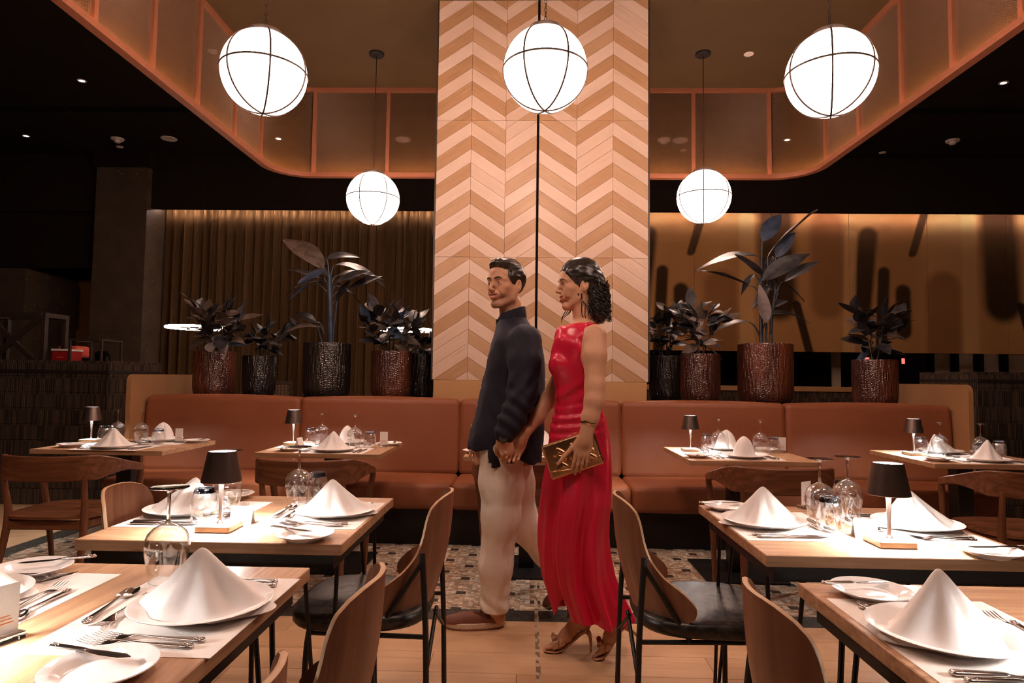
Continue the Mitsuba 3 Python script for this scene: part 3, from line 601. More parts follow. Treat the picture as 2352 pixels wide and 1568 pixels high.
# ---------------------------------------------------------------- wooden armchairs (facing +y in their own frame)
def rail_mesh():
    P = curve([(.30, .155, .648), (.302, .06, .672), (.285, -.09, .702), (.235, -.215, .715), (.12, -.262, .712), (0, -.272, .711), (-.12, -.262, .712), (-.235, -.215, .715), (-.285, -.09, .702), (-.302, .06, .672), (-.30, .155, .648)], 61)
    s = np.abs(np.linspace(-1, 1, 61)); H = np.interp(s, [0, .46, .58, .72, 1], [.135, .134, .094, .052, .040]); Tk = np.interp(s, [0, .4, .6, .75, 1], [.021, .021, .023, .032, .034])
    t = np.gradient(P, axis=0); t[:, 2] = 0; t /= np.linalg.norm(t, axis=1, keepdims=True); nrm = np.c_[t[:, 1], -t[:, 0], t[:, 0] * 0]; R = []
    for p, h, k, n_ in zip(P, H, Tk, nrm):
        zt = p[2] + .062 - (.135 - h) * .28; zb = zt - h; c = .006
        q = [(-k / 2 + c, zb), (k / 2 - c, zb), (k / 2, zb + c), (k / 2, zt - c), (k / 2 - c, zt), (-k / 2 + c, zt), (-k / 2, zt - c), (-k / 2, zb + c)]
        R.append([(p[0] + n_[0] * a, p[1] + n_[1] * a, z) for a, z in q])
    return loft(R)
def wood_seat():
    g = np.linspace(-1, 1, 21); X, Y = np.meshgrid(g, g, indexing='ij'); a = np.abs(X) ** 3.4 + np.abs(Y) ** 3.4
    k = np.maximum(np.abs(X), np.abs(Y)); e = np.where(a > 0, k / np.maximum(a, 1e-9) ** (1 / 3.4), 1)
    U, Vv = X * e * .262, Y * e * .245 - .0; top = .462 - .014 * np.exp(-((U / .16) ** 2 + ((Vv + .03) / .15) ** 2)) - .012 * k ** 8 + .006 * (Vv > 0) * 0
    bot = top * 0 + .430 + .006 * k ** 4
    f = grid_faces(21, 21, False, False); t = np.stack([U, Vv, top], -1).reshape(-1, 3); b = np.stack([U, Vv, bot], -1).reshape(-1, 3)
    ids = list(range(21)) + [i * 21 + 20 for i in range(1, 21)] + [20 * 21 + j for j in range(19, -1, -1)] + [i * 21 for i in range(19, 0, -1)]
    m = len(ids); j = np.arange(m); jj = (j + 1) % m; n = len(t); ids = np.array(ids)
    side = np.vstack([np.c_[ids[j], ids[jj], ids[jj] + n], np.c_[ids[j], ids[jj] + n, ids[j] + n]])
    return np.vstack([t, b]), np.vstack([f[:, ::-1], f + n, side[:, ::-1]])
def taper(pts, r, k=10): return tube(curve(pts, 16), np.interp(np.linspace(0, 1, 16), np.linspace(0, 1, len(r)), r), k)
def wseat():
    v, f = wood_seat(); t = trimesh.Trimesh(v, f, process=False); trimesh.repair.fix_normals(t); return np.array(t.vertices), np.array(t.faces)
ARM = [('back_rail', shape(rail_mesh(), 'm_walnut_x', 40)), ('seat', shape(wseat(), 'm_walnut_x', 40))]
for s in (-1, 1):
    ARM += [('leg', shape(taper([(s * .245, .235, 0), (s * .262, .205, .30), (s * .285, .172, .56), (s * .299, .156, .636), (s * .300, .140, .668)], [.011, .018, .019, .017, .014]), 'm_walnut', 40)),
            ('leg', shape(taper([(s * .225, -.285, 0), (s * .212, -.225, .26), (s * .205, -.20, .45), (s * .212, -.222, .60), (s * .216, -.232, .672)], [.011, .018, .020, .015, .014]), 'm_walnut', 40)),
            ('seat_rail', shape(bar((s * .205, -.20, .405), (s * .272, .19, .405), .022, .045, r=.004), 'm_walnut', False))]
ARM += [('seat_rail', shape(bar((-.262, .185, .405), (.262, .185, .405), .022, .045, r=.004), 'm_walnut_x', False)), ('seat_rail', shape(bar((-.205, -.205, .40), (.205, -.205, .40), .022, .05, r=.004), 'm_walnut_x', False))]
def armchair(x, y, rz, label): return put('armchair', ARM, A4(x, y, 0, rz=rz), label, 'chair', 'wooden armchairs')
armchair(-2.60, 3.66, 2, 'dark wooden armchair with curved back rail at the far left banquette table')
armchair(-1.205, 3.66, 3, 'dark wooden armchair with curved back rail left of the couple')
armchair(.0, 3.68, 0, 'dark wooden armchair mostly hidden behind the walking couple')
armchair(1.345, 3.64, -2, 'dark wooden armchair with curved back rail right of the couple')
armchair(2.66, 3.62, -3, 'dark wooden armchair with curved back rail at the far right banquette table')
# ---------------------------------------------------------------- tableware
def plate_mesh(d, h):
    R = d / 2
    return lathe([(0, .0018), (R * .50, .0018), (R * .53, .0), (R * .58, .0), (R * .60, .0030), (R * .80, h * .55), (R * .985, h * .92), (R, h), (R * .985, h + .0012), (R * .80, h * .62 + .0035), (R * .66, .0072), (R * .60, .0058), (0, .0055)], 56)
PLATE = shape(plate_mesh(.268, .021), 'm_porcelain', 50, fixed=True)
SIDEP = shape(plate_mesh(.166, .019), 'm_porcelain', 50)
def napkin_mesh(kind, seed, w=.128, dpt=.098, h=.118, off=(0, 0), corners=None):
    """A folded cloth standing on its plate: soft ridges run from the rounded apex to the corners of its base."""
    from scipy.interpolate import CubicSpline
    q = np.random.RandomState(seed); n, m = 120, 34; th = np.arange(n) * 2 * PI / n; R = []
    f1, f2, f3 = q.rand(3) * 2 * PI
    if corners is None: corners = [(2 + 6 * q.rand(), 1.04), (62 + 26 * q.rand(), .80), (128 + 20 * q.rand(), .86), (176 + 8 * q.rand(), 1.04), (232 + 24 * q.rand(), .92), (300 + 22 * q.rand(), .88)]
    ang = np.radians([c[0] for c in corners]); val = np.array([c[1] for c in corners]); mid = (ang + np.r_[ang[1:], ang[0] + 2 * PI]) / 2
    def star(dip):
        A = np.empty(2 * len(ang) + 1); B = np.empty(2 * len(ang) + 1); A[0:-1:2], A[1:-1:2] = ang, mid; A[-1] = ang[0] + 2 * PI
        B[0:-1:2] = val; B[1:-1:2] = (val + np.r_[val[1:], val[0]]) / 2 * (1 - dip); B[-1] = val[0]
        s = CubicSpline(A, B, bc_type='periodic'); return s(th + np.where(th < ang[0], 2 * PI, 0))
    for t in np.r_[np.linspace(0, .86, m - 8), .895, .925, .95, .968, .982, .992, .998, 1.0]:
        if kind == 'pyramid':
            base = 1 / (np.abs(np.cos(th) / w) ** 2 + np.abs(np.sin(th) / dpt) ** 2) ** .5
            prof = .25 * math.sqrt(max(1 - t * t, 0)) + .75 * (1 - t) ** 1.5
            fold = star(.05 + .17 * math.sin(PI * min(1, .15 + t)) )
            tw = 1 + .035 * np.cos(5 * th + f2 + 3 * t) * (1 - t) * t * 4 + .05 * np.exp(-(t / .05) ** 2) * (1 + .6 * np.cos(3 * th + f3))
        else:
            base = 1 / (np.abs(np.cos(th) / (w * .55)) ** 2.4 + np.abs(np.sin(th) / (dpt * .50)) ** 2.4) ** (1 / 2.4)
            prof = max(1 - t ** 2.1, 0) ** .62
            fold = 1 - .42 * np.exp(-(np.angle(np.exp(1j * (th + PI / 2 - .25))) / .16) ** 2) * min(1, 2 * t + .2) * (1 - .5 * t) - .2 * np.exp(-(np.angle(np.exp(1j * (th - 2.2))) / .2) ** 2)
            tw = (1 + .05 * np.cos(3 * th + f2) * (1 - t)) * (1 + .30 * np.exp(-(t / .10) ** 2) * (.5 + .5 * np.cos(2 * th + f3)))
        r = base * prof * fold * tw; zz = h * t + .004 * np.cos(4 * th + f3) * math.exp(-(t / .05) ** 2) * (t > 0)
        R.append(np.c_[r * np.cos(th) + off[0] * t, r * np.sin(th) + off[1] * t, zz])
    return loft(R, True)
_nap = {}
def napkin(kind, seed, **kw):
    k = (kind, seed, tuple(sorted(kw.items())))
    if k not in _nap: _nap[k] = shape(napkin_mesh(kind, seed, **kw), 'm_napkin', 75)
    return _nap[k]
def section(xs, ws, ts, zs, k=10):
    a = np.arange(k) * 2 * PI / k
    return loft([np.c_[np.full(k, x), w * np.cos(a), z + t * np.sin(a)] for x, w, t, z in zip(xs, ws, ts, zs)])
HX = [0, .004, .012, .03, .06, .09, .115, .13]
def handle(L=.13, s=1.0):
    x = np.array(HX) / .13 * L
    return section(x, np.array([.002, .0075, .0095, .0082, .006, .0042, .0030, .0030]) * s, np.array([.0012, .0024, .003, .0026, .0022, .002, .002, .002]) * s, [.0032, .004, .0042, .0045, .005, .006, .0075, .008])
def handle_beads(): return cat(*[xf(trimesh_sphere(.0034), A4(x, y, .0058)) for x, y in ((.006, .003), (.006, -.003), (.012, 0), (.018, .0028), (.018, -.0028))])
def fork_head(x0=.13):
    m = [section([x0, x0 + .008, x0 + .018, x0 + .026, x0 + .03], [.003, .007, .0115, .0125, .0125], [.002, .0014, .0012, .0011, .0010], [.008, .007, .0045, .004, .0045])]
    for y in (-.0107, -.0036, .0036, .0107): m.append(section([x0 + .027, x0 + .045, x0 + .066, x0 + .072], [.0022, .0019, .0015, .0005], [.0011, .0010, .0009, .0004], [.004, .0058, .0105, .0125], 6) if True else 0); m[-1] = mv(m[-1], 0, y, 0)
    return cat(*m)
def spoon_head(x0=.13):
    x = np.linspace(0, .062, 13); w = .0195 * np.sqrt(np.maximum(1 - ((x - .034) / .0345) ** 2, .008)); zz = .0085 - .004 * np.sin(PI * x / .062); a = np.arange(18) * 2 * PI / 18; R = []
    for xi, wi, zi in zip(x, w, zz):
        c, s_ = np.cos(a), np.sin(a); dep = .0075 * (wi / .0195)
        z = np.where(s_ > 0, zi - dep * (1 - c ** 2) + .0012, zi - dep * (1 - c ** 2) - .0004); R.append(np.c_[np.full(18, x0 + xi), wi * c, z])
    return loft(R)
FORK = [('handle', shape(handle(), 'm_steel', 50)), ('head', shape(fork_head(), 'm_steel', 50)), ('ornament', shape(handle_beads(), 'm_steel', True), None)]
SPOON = [('handle', shape(handle(), 'm_steel', 50)), ('bowl', shape(spoon_head(), 'm_steel', 60)), ('ornament', shape(handle_beads(), 'm_steel', True), None)]
def blade(L, x0): return section([x0, x0 + .01, x0 + .03, x0 + L * .8, x0 + L], [.004, .0065, .0085, .009, .001], [.0016, .0009, .0008, .0008, .0005], [.0045, .0035, .003, .003, .003], 8)
KNIFE = [('handle', shape(section([0, .004, .012, .05, .085, .092], [.003, .0085, .0095, .0082, .0068, .0045], [.002, .0035, .0042, .0038, .0034, .002], [.0046] * 6), 'm_steel', 50)), ('blade', shape(blade(.125, .092), 'm_steel', 50)), ('ornament', shape(handle_beads(), 'm_steel', True), None)]
BUTTER = [('handle', shape(section([0, .004, .012, .04, .07, .076], [.0025, .0065, .0075, .0065, .0055, .004], [.0018, .003, .0036, .0032, .003, .002], [.0042] * 6), 'm_steel', 50)), ('blade', shape(blade(.085, .076), 'm_steel', 50)), ('ornament', shape(handle_beads(), 'm_steel', True), None)]
def wall(prof, n=40, t=.0013):
    """A glass wall with two faces from a profile of the outer side."""
    p = np.asarray(prof, float); inner = p.copy(); inner[:, 0] -= t; return lathe(np.vstack([p, inner[::-1], p[:1]]), n)
BOWLP = [(.0355, 0), (.0385, .018), (.0425, .040), (.0468, .062), (.0485, .078), (.0470, .094), (.0415, .108), (.031, .119), (.018, .1265), (.008, .1305), (.0042, .1335)]
WINE = [('bowl', shape(wall(BOWLP), 'm_glass', 60, fixed=False)),
        ('stem', shape(lathe([(0, .1295), (.0035, .1300), (.0062, .1325), (.0046, .138), (.0037, .150), (.0034, .175), (.0038, .196), (.0065, .2035), (.0125, .2072), (0, .2078)], 20), 'm_glass_solid', 60)),
        ('foot', shape(lathe([(0, .2082), (.0125, .2078), (.028, .2086), (.0415, .2098), (.0425, .2108), (.0415, .2118), (0, .2122)], 40), 'm_glass_solid', 60))]
def tumbler_wall():
    z = np.array([0, .02, .04, .058, .072, .084, .092]); r = np.array([.0370, .0398, .0412, .0410, .0392, .0362, .0335]); n = 48; a = np.arange(n) * 2 * PI / n; R = []
    for q, t in ((r, 0), (r - .0016, 1)):
        S = [np.c_[rr * (1 + .012 * np.cos(12 * a)) * np.cos(a), rr * (1 + .012 * np.cos(12 * a)) * np.sin(a), np.full(n, zz)] for rr, zz in zip(q, z)]; R += S if t == 0 else S[::-1]
    R.append(R[0]); R = np.array(R); return R.reshape(-1, 3), grid_faces(len(R), n)
TUMBLER = [('wall', shape(tumbler_wall(), 'm_glass', 60, fixed=False)), ('base', shape(lathe([(0, .0925), (.0325, .0925), (.0318, .098), (.030, .105), (.0285, .108), (0, .1065)], 40), 'm_glass_blue', 40), 'thick blue-tinted base')]
def lamp_parts(weight):
    return [('base', shape(box(-.052, .052, -.052, .052, 0, .0195, .0025), 'm_lamp_brass', False)), ('pole', shape(lathe([(0, .0196), (.011, .0196), (.0095, .023), (.0052, .028), (.0056, .07), (.0070, .120), (.0092, .1525), (0, .1525)], 20), 'm_lamp_metal', 40)),
         ('lamp_shade', shape(lathe([(.0585, .145), (.0590, .1458), (.0418, .2365), (.0412, .2375), (.0396, .2372), (.0392, .2350), (.0565, .1462), (.0570, .145), (.0585, .145)], 56), 'm_lamp_metal', 40)),
         ('lamp_shade/diffuser', {'type': 'disk', 'bsdf': {'type': 'ref', 'id': 'm_white_trim'}, 'emitter': glow(TABLE_LED * np.array([1, .95, .91]), weight), '_m': A4(0, 0, .1530, rx=180, s=.0550)}, 'glowing disc under the shade'),
         ('lamp_shade/top_window', {'type': 'disk', 'bsdf': {'type': 'ref', 'id': 'm_white_trim'}, 'emitter': glow(TABLE_TOP * np.array([1, .92, .86]), .1), '_m': A4(0, 0, .2352, s=.0394)}, 'glowing disc on top of the shade')]
LAMP_NEAR, LAMP_MID, LAMPP = lamp_parts(6), lamp_parts(3), lamp_parts(.5)
def stand_parts():
    tx = meshkit.text_mesh('MENU', .006, .0004); tx = (np.c_[tx.vertices[:, 0], tx.vertices[:, 2] * 0, tx.vertices[:, 1]], np.array(tx.faces))
    lines = cat(*[box(-.017 + .002 * (i % 2), .017 - .003 * (i % 3), -.0016, -.0011, z, z + .0018) for i, z in enumerate((.030, .036, .042))])
    return [('foot', shape(box(-.031, .031, -.016, .016, 0, .012, .001), 'm_acrylic', False)), ('card', shape(box(-.026, .026, -.001, .001, .0122, .098, .0003), 'm_card', False)), ('card/print', shape(lines, 'm_orange_ink', False), 'faint orange print')]
STAND = stand_parts()
def tent(num):
    t = meshkit.text_mesh(num, .021, .0004); v = np.array(t.vertices); w = v[:, 0].max(); v[:, 0] -= w / 2; h = .055; a = math.atan2(.017, h)
    lean = lambda x, yy, zz: np.c_[x, -.017 + zz * math.sin(a) - yy * math.cos(a), zz * math.cos(a) + yy * math.sin(a)]
    num_m = lean(v[:, 0], .0005 + v[:, 2] * .5, v[:, 1] + .014), np.array(t.faces)
    def sheet(s):
        b = box(-.034, .034, -.0006, .0006, 0, math.hypot(h, .017)); q = lean(b[0][:, 0], b[0][:, 1], b[0][:, 2]); q[:, 1] *= s; return q, b[1]
    return [('card', shape(cat(sheet(1), fix(sheet(-1))), 'm_card', False, fixed=False)), ('number', shape((num_m[0], num_m[1]), 'm_ink', False, fixed=False), f'printed number {num}')]
BLANK_TENT = [('card', tent('1')[0][1])]
MAT = shape(box(-.167, .167, -.212, .212, 0, .0012), 'm_placemat', False)

def setting(tb, x, y, rot, who, nap=('pyramid', 1, {}), nrot=0.0, skip=(), side_uv=(-.005, .265), mat=True, kn=(-.10, .018, 8)):
    """A place setting: x, y the mat's middle; rot the way the diner looks (degrees from +x); u ahead of the diner, v to the left."""
    on = TNAME[tb]; B = A4(x, y, TOP, rz=rot)
    def at(u, v, z=0, a=0): return B @ A4(u, v, z, rz=a)
    q = np.random.RandomState(int(abs(x * 1000) + abs(y * 100)) % 9999); jit = lambda s: (q.rand() - .5) * s
    W = f'{who} of {on}'; W2 = f'{who}, {on}'
    if mat: single('placemat', MAT, f'pale woven placemat, {W2}', 'placemat', 'placemats', at(0, 0))
    if 'plate' not in skip: single('dinner_plate', PLATE, f'white dinner plate under a napkin, {W2}', 'plate', 'dinner plates', at(-.045, 0, .0014))
    if 'napkin' not in skip: single('napkin', napkin(nap[0], nap[1], **nap[2]), f'white folded napkin on its plate, {W2}', 'napkin', 'folded napkins', at(-.045, 0, .0072) @ A4(rz=nrot - rot))
    for nm, P, u, v, a, lab in (('fork', FORK, -.128, .150, jit(6), 'outer silver fork'), ('fork', FORK, -.120, .176, jit(6), 'inner silver fork'), ('knife', KNIFE, -.135, -.152, jit(4), 'silver table knife'), ('knife', KNIFE, -.128, -.178, jit(4), 'second silver table knife'),
                                ('fork', FORK, .110, -.080, 90 + jit(14), 'silver dessert fork'), ('spoon', SPOON, .136, .085, -90 + jit(14), 'silver dessert spoon')):
        if lab in skip: continue
        put(nm, P, at(u, v, .0013 if mat else 0, a), f'{lab}, {W2}', nm, 'silver cutlery')
    if 'side' not in skip:
        u, v = side_uv; single('side_plate', SIDEP, f'small white side plate, {W2}', 'plate', 'side plates', at(u, v, .0002))
        put('butter_knife', BUTTER, at(u + kn[0], v + kn[1], .0185, kn[2]), f'butter knife across the side plate, {W2}', 'knife', 'silver cutlery')
def wine(tb, x, y, lab): put('wine_glass', WINE, A4(x, y, TOP + .0013, rz=(x * 700) % 90), f'upturned wine glass {lab} {TNAME[tb]}', 'wine glass', 'upturned wine glasses')
def tumbler(tb, x, y, lab): put('tumbler', TUMBLER, A4(x, y, TOP + .0013, rz=(y * 900) % 90), f'upturned tumbler with blue-tinted base {lab} {TNAME[tb]}', 'glass', 'upturned tumblers')
def lamp(tb, x, y, rz=0): put('table_lamp', LAMP_NEAR if tb[0] == 'T' else LAMP_MID, A4(x, y, TOP, rz=rz), f'glowing cordless lamp with dark metal shade on {TNAME[tb]}', 'table lamp', 'cordless table lamps')
def stand(tb, x, y, rz=0): put('menu_stand', STAND, A4(x, y, TOP + .0013, rz=rz), f'small white card in a clear stand on {TNAME[tb]}', 'card stand', 'card stands')

setting('T1', -.692, 1.300, 180, 'right side', ('pyramid', 3, dict(off=(-.004, 0), h=.118, w=.135)), 0, side_uv=(-.03, .285), kn=(.125, -.058, 168))
setting('T1', -1.118, 1.308, 0, 'left side', ('pyramid', 4, {}), 20, side_uv=(-.04, .200), kn=(.10, .08, 205))
lamp('T1', -1.0, 1.0); lamp('T3', 1.06, 1.02)
wine('T1', -.822, 1.478, 'at the back of'); stand('T1', -.915, 1.13, 70)
setting('T2', -.695, 2.211, 180, 'right side', ('pyramid', 5, dict(off=(-.016, 0), h=.112, w=.13)), 0, side_uv=(-.055, .335), kn=(.132, -.06, 160))
setting('T2', -1.112, 2.192, 0, 'left side', ('pyramid', 6, dict(off=(.022, .01), h=.112)), 0, side_uv=(-.02, .275))
wine('T2', -.832, 2.352, 'back right on'); wine('T2', -1.026, 2.205, 'behind the lamp on'); tumbler('T2', -.790, 2.43, 'back right on'); tumbler('T2', -1.034, 2.065, 'left of the lamp on')
lamp('T2', -.938, 1.975); put('number_card', tent('16'), A4(-.905, 2.055, TOP + .0005, rz=4), 'white tent card reading 16 by the lamp of the second table on the left', 'table number')
setting('T3', .823, 1.243, 0, 'left side', ('pyramid', 8, dict(off=(-.012, 0), h=.122, w=.122)), 10, side_uv=(-.06, .232))
setting('T4', .824, 2.172, 0, 'left side', ('pyramid', 9, dict(off=(-.002, 0), h=.118, w=.132)), 0, side_uv=(-.09, .235))
setting('T4', 1.232, 2.175, 180, 'right side', ('pyramid', 10, dict(off=(-.03, 0), h=.118, w=.138)), 0, side_uv=(-.045, .335), kn=(-.108, -.015, 2))
tumbler('T4', .960, 2.095, 'left of the lamp on'); wine('T4', .992, 2.235, 'back left on'); wine('T4', 1.123, 2.312, 'nearest the back edge of'); tumbler('T4', 1.175, 2.45, 'at the back edge of')
lamp('T4', 1.062, 1.945); stand('T4', 1.044, 2.468, 30); put('number_card', tent('15'), A4(1.035, 2.03, TOP + .0005, rz=-6), 'white tent card reading 15 by the lamp of the second table on the right', 'table number')
sk = ()
setting('B1', -2.60, 4.055, 90, 'front side', ('pyramid', 11, dict(off=(0, 0), h=.12)), 0, side_uv=(.0, .300)); setting('B1', -2.545, 4.415, -90, 'bench side', ('mitre', 12, dict(h=.125)), 30)
wine('B1', -2.86, 4.45, 'left rear on'); tumbler('B1', -2.905, 4.38, 'left rear on'); wine('B1', -2.66, 4.40, 'in the middle of'); tumbler('B1', -2.42, 4.19, 'right front on'); lamp('B1', -2.985, 4.36); stand('B1', -2.375, 4.36, 0)
setting('B2', -1.215, 4.075, 90, 'front side', ('pyramid', 13, dict(off=(0, 0), h=.118, w=.115)), 0, side_uv=(-.04, .275)); setting('B2', -1.255, 4.43, -90, 'bench side', ('mitre', 14, dict(h=.12)), 80, side_uv=(.0, .31))
wine('B2', -1.425, 4.45, 'left rear on'); tumbler('B2', -1.505, 4.46, 'left rear on'); wine('B2', -1.143, 4.26, 'right front on'); tumbler('B2', -1.042, 4.25, 'right front on'); lamp('B2', -1.59, 4.36); stand('B2', -.965, 4.33, 0)
put('number_card', BLANK_TENT, A4(-1.525, 4.30, TOP + .0005, rz=80), 'white folded tent card beside the lamp on the banquette table left of the couple', 'table number')
setting('B3', -.06, 4.07, 90, 'front side', ('pyramid', 15, {}), 0); setting('B3', .10, 4.40, -90, 'bench side', ('pyramid', 16, {}), 0)
wine('B3', .34, 4.25, 'right front on'); tumbler('B3', -.30, 4.38, 'left rear on')
setting('B4', 1.33, 4.075, 90, 'front side', ('mitre', 17, dict(h=.125)), 25, side_uv=(-.05, .285)); setting('B4', 1.355, 4.42, -90, 'bench side', ('mitre', 18, dict(h=.13)), -10)
wine('B4', 1.292, 4.43, 'left rear on'); tumbler('B4', 1.222, 4.46, 'left rear on'); wine('B4', 1.525, 4.30, 'right front on'); tumbler('B4', 1.605, 4.285, 'right front on'); lamp('B4', 1.085, 4.36); stand('B4', 1.69, 4.36, 0)
put('number_card', BLANK_TENT, A4(1.165, 4.28, TOP + .0005, rz=70), 'white folded tent card beside the lamp on the banquette table right of the couple', 'table number')
setting('B5', 2.79, 4.075, 90, 'front side', ('pyramid', 19, dict(off=(.012, 0), h=.125, w=.11)), 0, side_uv=(-.04, .285)); setting('B5', 2.80, 4.43, -90, 'bench side', ('pyramid', 20, dict(off=(-.04, 0), h=.12, w=.12)), 0)
wine('B5', 2.722, 4.36, 'left rear on'); tumbler('B5', 2.648, 4.44, 'left rear on'); wine('B5', 2.925, 4.27, 'right front on'); tumbler('B5', 3.025, 4.25, 'right front on'); lamp('B5', 2.535, 4.33); stand('B5', 3.11, 4.36, 0)
put('number_card', BLANK_TENT, A4(2.595, 4.27, TOP + .0005, rz=60), 'white folded tent card beside the lamp on the far right banquette table', 'table number')
# ---------------------------------------------------------------- potted plants on the ledge
def pot_prof(d, h):
    r = d / 2
    return [(0, 0), (r * .72, 0), (r * .84, h * .03), (r * .95, h * .12), (r * .995, h * .25), (r, h * .6), (r * .995, h * .97), (r * .985, h * .995), (r * .96, h), (r * .93, h * .99), (r * .92, h * .86), (0, h * .86)]
def leaf_mesh(L, W, droop=.15, fold=.25, wave=.0, twist=0.0, tip=1.0, seed=0, tk=.0014):
    """A leaf blade along +x, its upper side +z: keeled along the midrib, drooping, its margin waved."""
    q = np.random.RandomState(seed); n, k = 13, 7; t = np.linspace(0, 1, n); u = np.linspace(-1, 1, k)
    w = W / 2 * np.maximum(np.sin(PI * np.minimum(t, 1) ** (.80 if tip > .8 else .62)) ** .85, .02) * np.where(t > .93, .9, 1)
    f = q.rand() * 6
    x = L * (t - .10 * droop * t ** 2); zc = -L * droop * t ** 2; yc = .05 * L * np.sin(f + 2 * t)
    X = np.repeat(x[:, None], k, 1); Y = w[:, None] * u + yc[:, None] * t[:, None]; Z = zc[:, None] + fold * w[:, None] * np.abs(u) + wave * W * np.sin(9 * t[:, None] + f + 1.2 * u) * np.abs(u) * t[:, None]
    c, s = np.cos(twist * t)[:, None], np.sin(twist * t)[:, None]; Y, Z = Y * c - Z * s, Y * s + Z * c
    up = np.stack([X, Y, Z + tk / 2], -1).reshape(-1, 3); dn = np.stack([X, Y, Z - tk / 2], -1).reshape(-1, 3); F = grid_faces(n, k, False, False)
    ids = np.array(list(range(k)) + [i * k + k - 1 for i in range(1, n)] + [(n - 1) * k + j for j in range(k - 2, -1, -1)] + [i * k for i in range(n - 2, 0, -1)]); m = len(ids); j = np.arange(m); jj = (j + 1) % m; N_ = len(up)
    return np.vstack([up, dn]), np.vstack([F, F[:, ::-1] + N_, np.c_[ids[j], ids[j] + N_, ids[jj] + N_], np.c_[ids[j], ids[jj] + N_, ids[jj]]])
OVALS = {m: [shape(leaf_mesh(1, .50, d, .16, .03, tw, .9, s), m, 60, fixed=False) for s, d, tw in ((1, .05, .2), (2, .28, -.25), (3, .12, .35))] for m in ('m_leaf_blue', 'm_leaf_slate', 'm_leaf_brown', 'm_leaf_pale', 'm_leaf_black')}
LONGS = {m: [shape(leaf_mesh(1, .36, d, .22, .05, tw, 1.0, s), m, 60, fixed=False) for s, d, tw in ((5, .10, .1), (6, .45, -.2), (7, .75, .3))] for m in ('m_leaf_blue', 'm_leaf_slate', 'm_leaf_brown', 'm_leaf_pale', 'm_leaf_black')}
def frame(p, d, nrm, s):
    d = np.asarray(d, float); d /= np.linalg.norm(d); nrm = np.asarray(nrm, float); y = np.cross(nrm, d); y /= np.linalg.norm(y) + 1e-9; z = np.cross(d, y)
    M = np.eye(4); M[:3, :3] = np.stack([d, y, z], 1) * s; M[:3, 3] = p; return M
def potted(x, y, d, h, glaze, label, build, category='potted plant', group=None):
    t = thing('potted_plant', label, category, group); part(t, 'pot', shape(lathe(pot_prof(d, h), 56), glaze, 40), A4(x, y, 1.012, rz=x * 77)); part(t, 'soil', shape(lathe([(0, h * .862), (d * .455, h * .862), (d * .44, h * .875), (0, h * .885)], 24), 'm_soil', 40), A4(x, y, 1.012))
    build(t, np.array([x, y, 1.012 + h * .87])); return t
def bush(seed, n, Hh, spread, size=(.13, .20), tones=('m_leaf_slate', 'm_leaf_brown', 'm_leaf_blue', 'm_leaf_black', 'm_leaf_pale'), probs=(.30, .22, .14, .20, .14), low=.0, bias=(0, 0)):
    """Several leaning stems, each with oval leaves turned outwards and up."""
    def build(t, o):
        q = np.random.RandomState(seed); ns = 6; k = 0
        for s in range(ns):
            a = 2 * PI * s / ns + q.rand() * .7; lean = spread * (.35 + .6 * q.rand()); top = o + [lean * math.cos(a) * .75 + bias[0], lean * math.sin(a) * .55 + bias[1], Hh * (.62 + .38 * q.rand())]
            P = curve([o + [.02 * math.cos(a), .02 * math.sin(a), 0], (o + top) / 2 + [.02 * q.randn(), .02 * q.randn(), .05], top], 12)
            part(t, 'stem', shape(tube(P, np.linspace(.006, .003, 12), 6), 'm_stem_tan' if s % 2 else 'm_stem', True))
            for j in range(n // ns + (1 if s < n % ns else 0)):
                f = .25 + .75 * (j + q.rand() * .6) / (n / ns); f = min(f, 1.0); p = np.array([np.interp(f, np.linspace(0, 1, 12), P[:, c]) for c in range(3)])
                b = a + q.randn() * 1.25; el = -.35 + 1.35 * f + .35 * q.randn(); dd = np.array([math.cos(b) * math.cos(el), math.sin(b) * math.cos(el), math.sin(el)])
                nrm = np.array([-math.sin(el) * math.cos(b), -math.sin(el) * math.sin(b), math.cos(el)]) + .5 * q.randn(3) + [0, -.55, 0]
                m = tones[int(np.searchsorted(np.cumsum(probs), q.rand() * .999))]; L = size[0] + (size[1] - size[0]) * q.rand()
                part(t, 'leaf', OVALS[m][k % 3], frame(p, dd, nrm, L)); k += 1
    return build
def crown(leaves, trunks):
    """Broad leaves given as (stalk foot z, leaf base dx dy z, tip dx dy z, tone, form, facing)."""
    def build(t, o):
        for P, r0, r1, m in trunks: part(t, 'trunk', shape(tube(curve(np.array(P) + [o[0], o[1], 0], 14), np.linspace(r0, r1, 14), 10), m, True))
        for fz, fdx, b, tip, m, form, nrm in leaves:
            b, tip = np.array(b) + [o[0], o[1], 0], np.array(tip) + [o[0], o[1], 0]; f = np.array([o[0] + fdx, o[1], fz])
            part(t, 'leaf_stalk', shape(tube(curve([f, f * .5 + b * .5 + [0, 0, .03], b], 10), np.linspace(.008, .005, 10), 6), 'm_stem', True))
            part(t, 'leaf', LONGS[m][form], frame(b, tip - b, nrm, np.linalg.norm(tip - b) * (1, 1.06, 1.2)[form]))
    return build
BL, SLt, BR_, PA, BK = 'm_leaf_blue', 'm_leaf_slate', 'm_leaf_brown', 'm_leaf_pale', 'm_leaf_black'
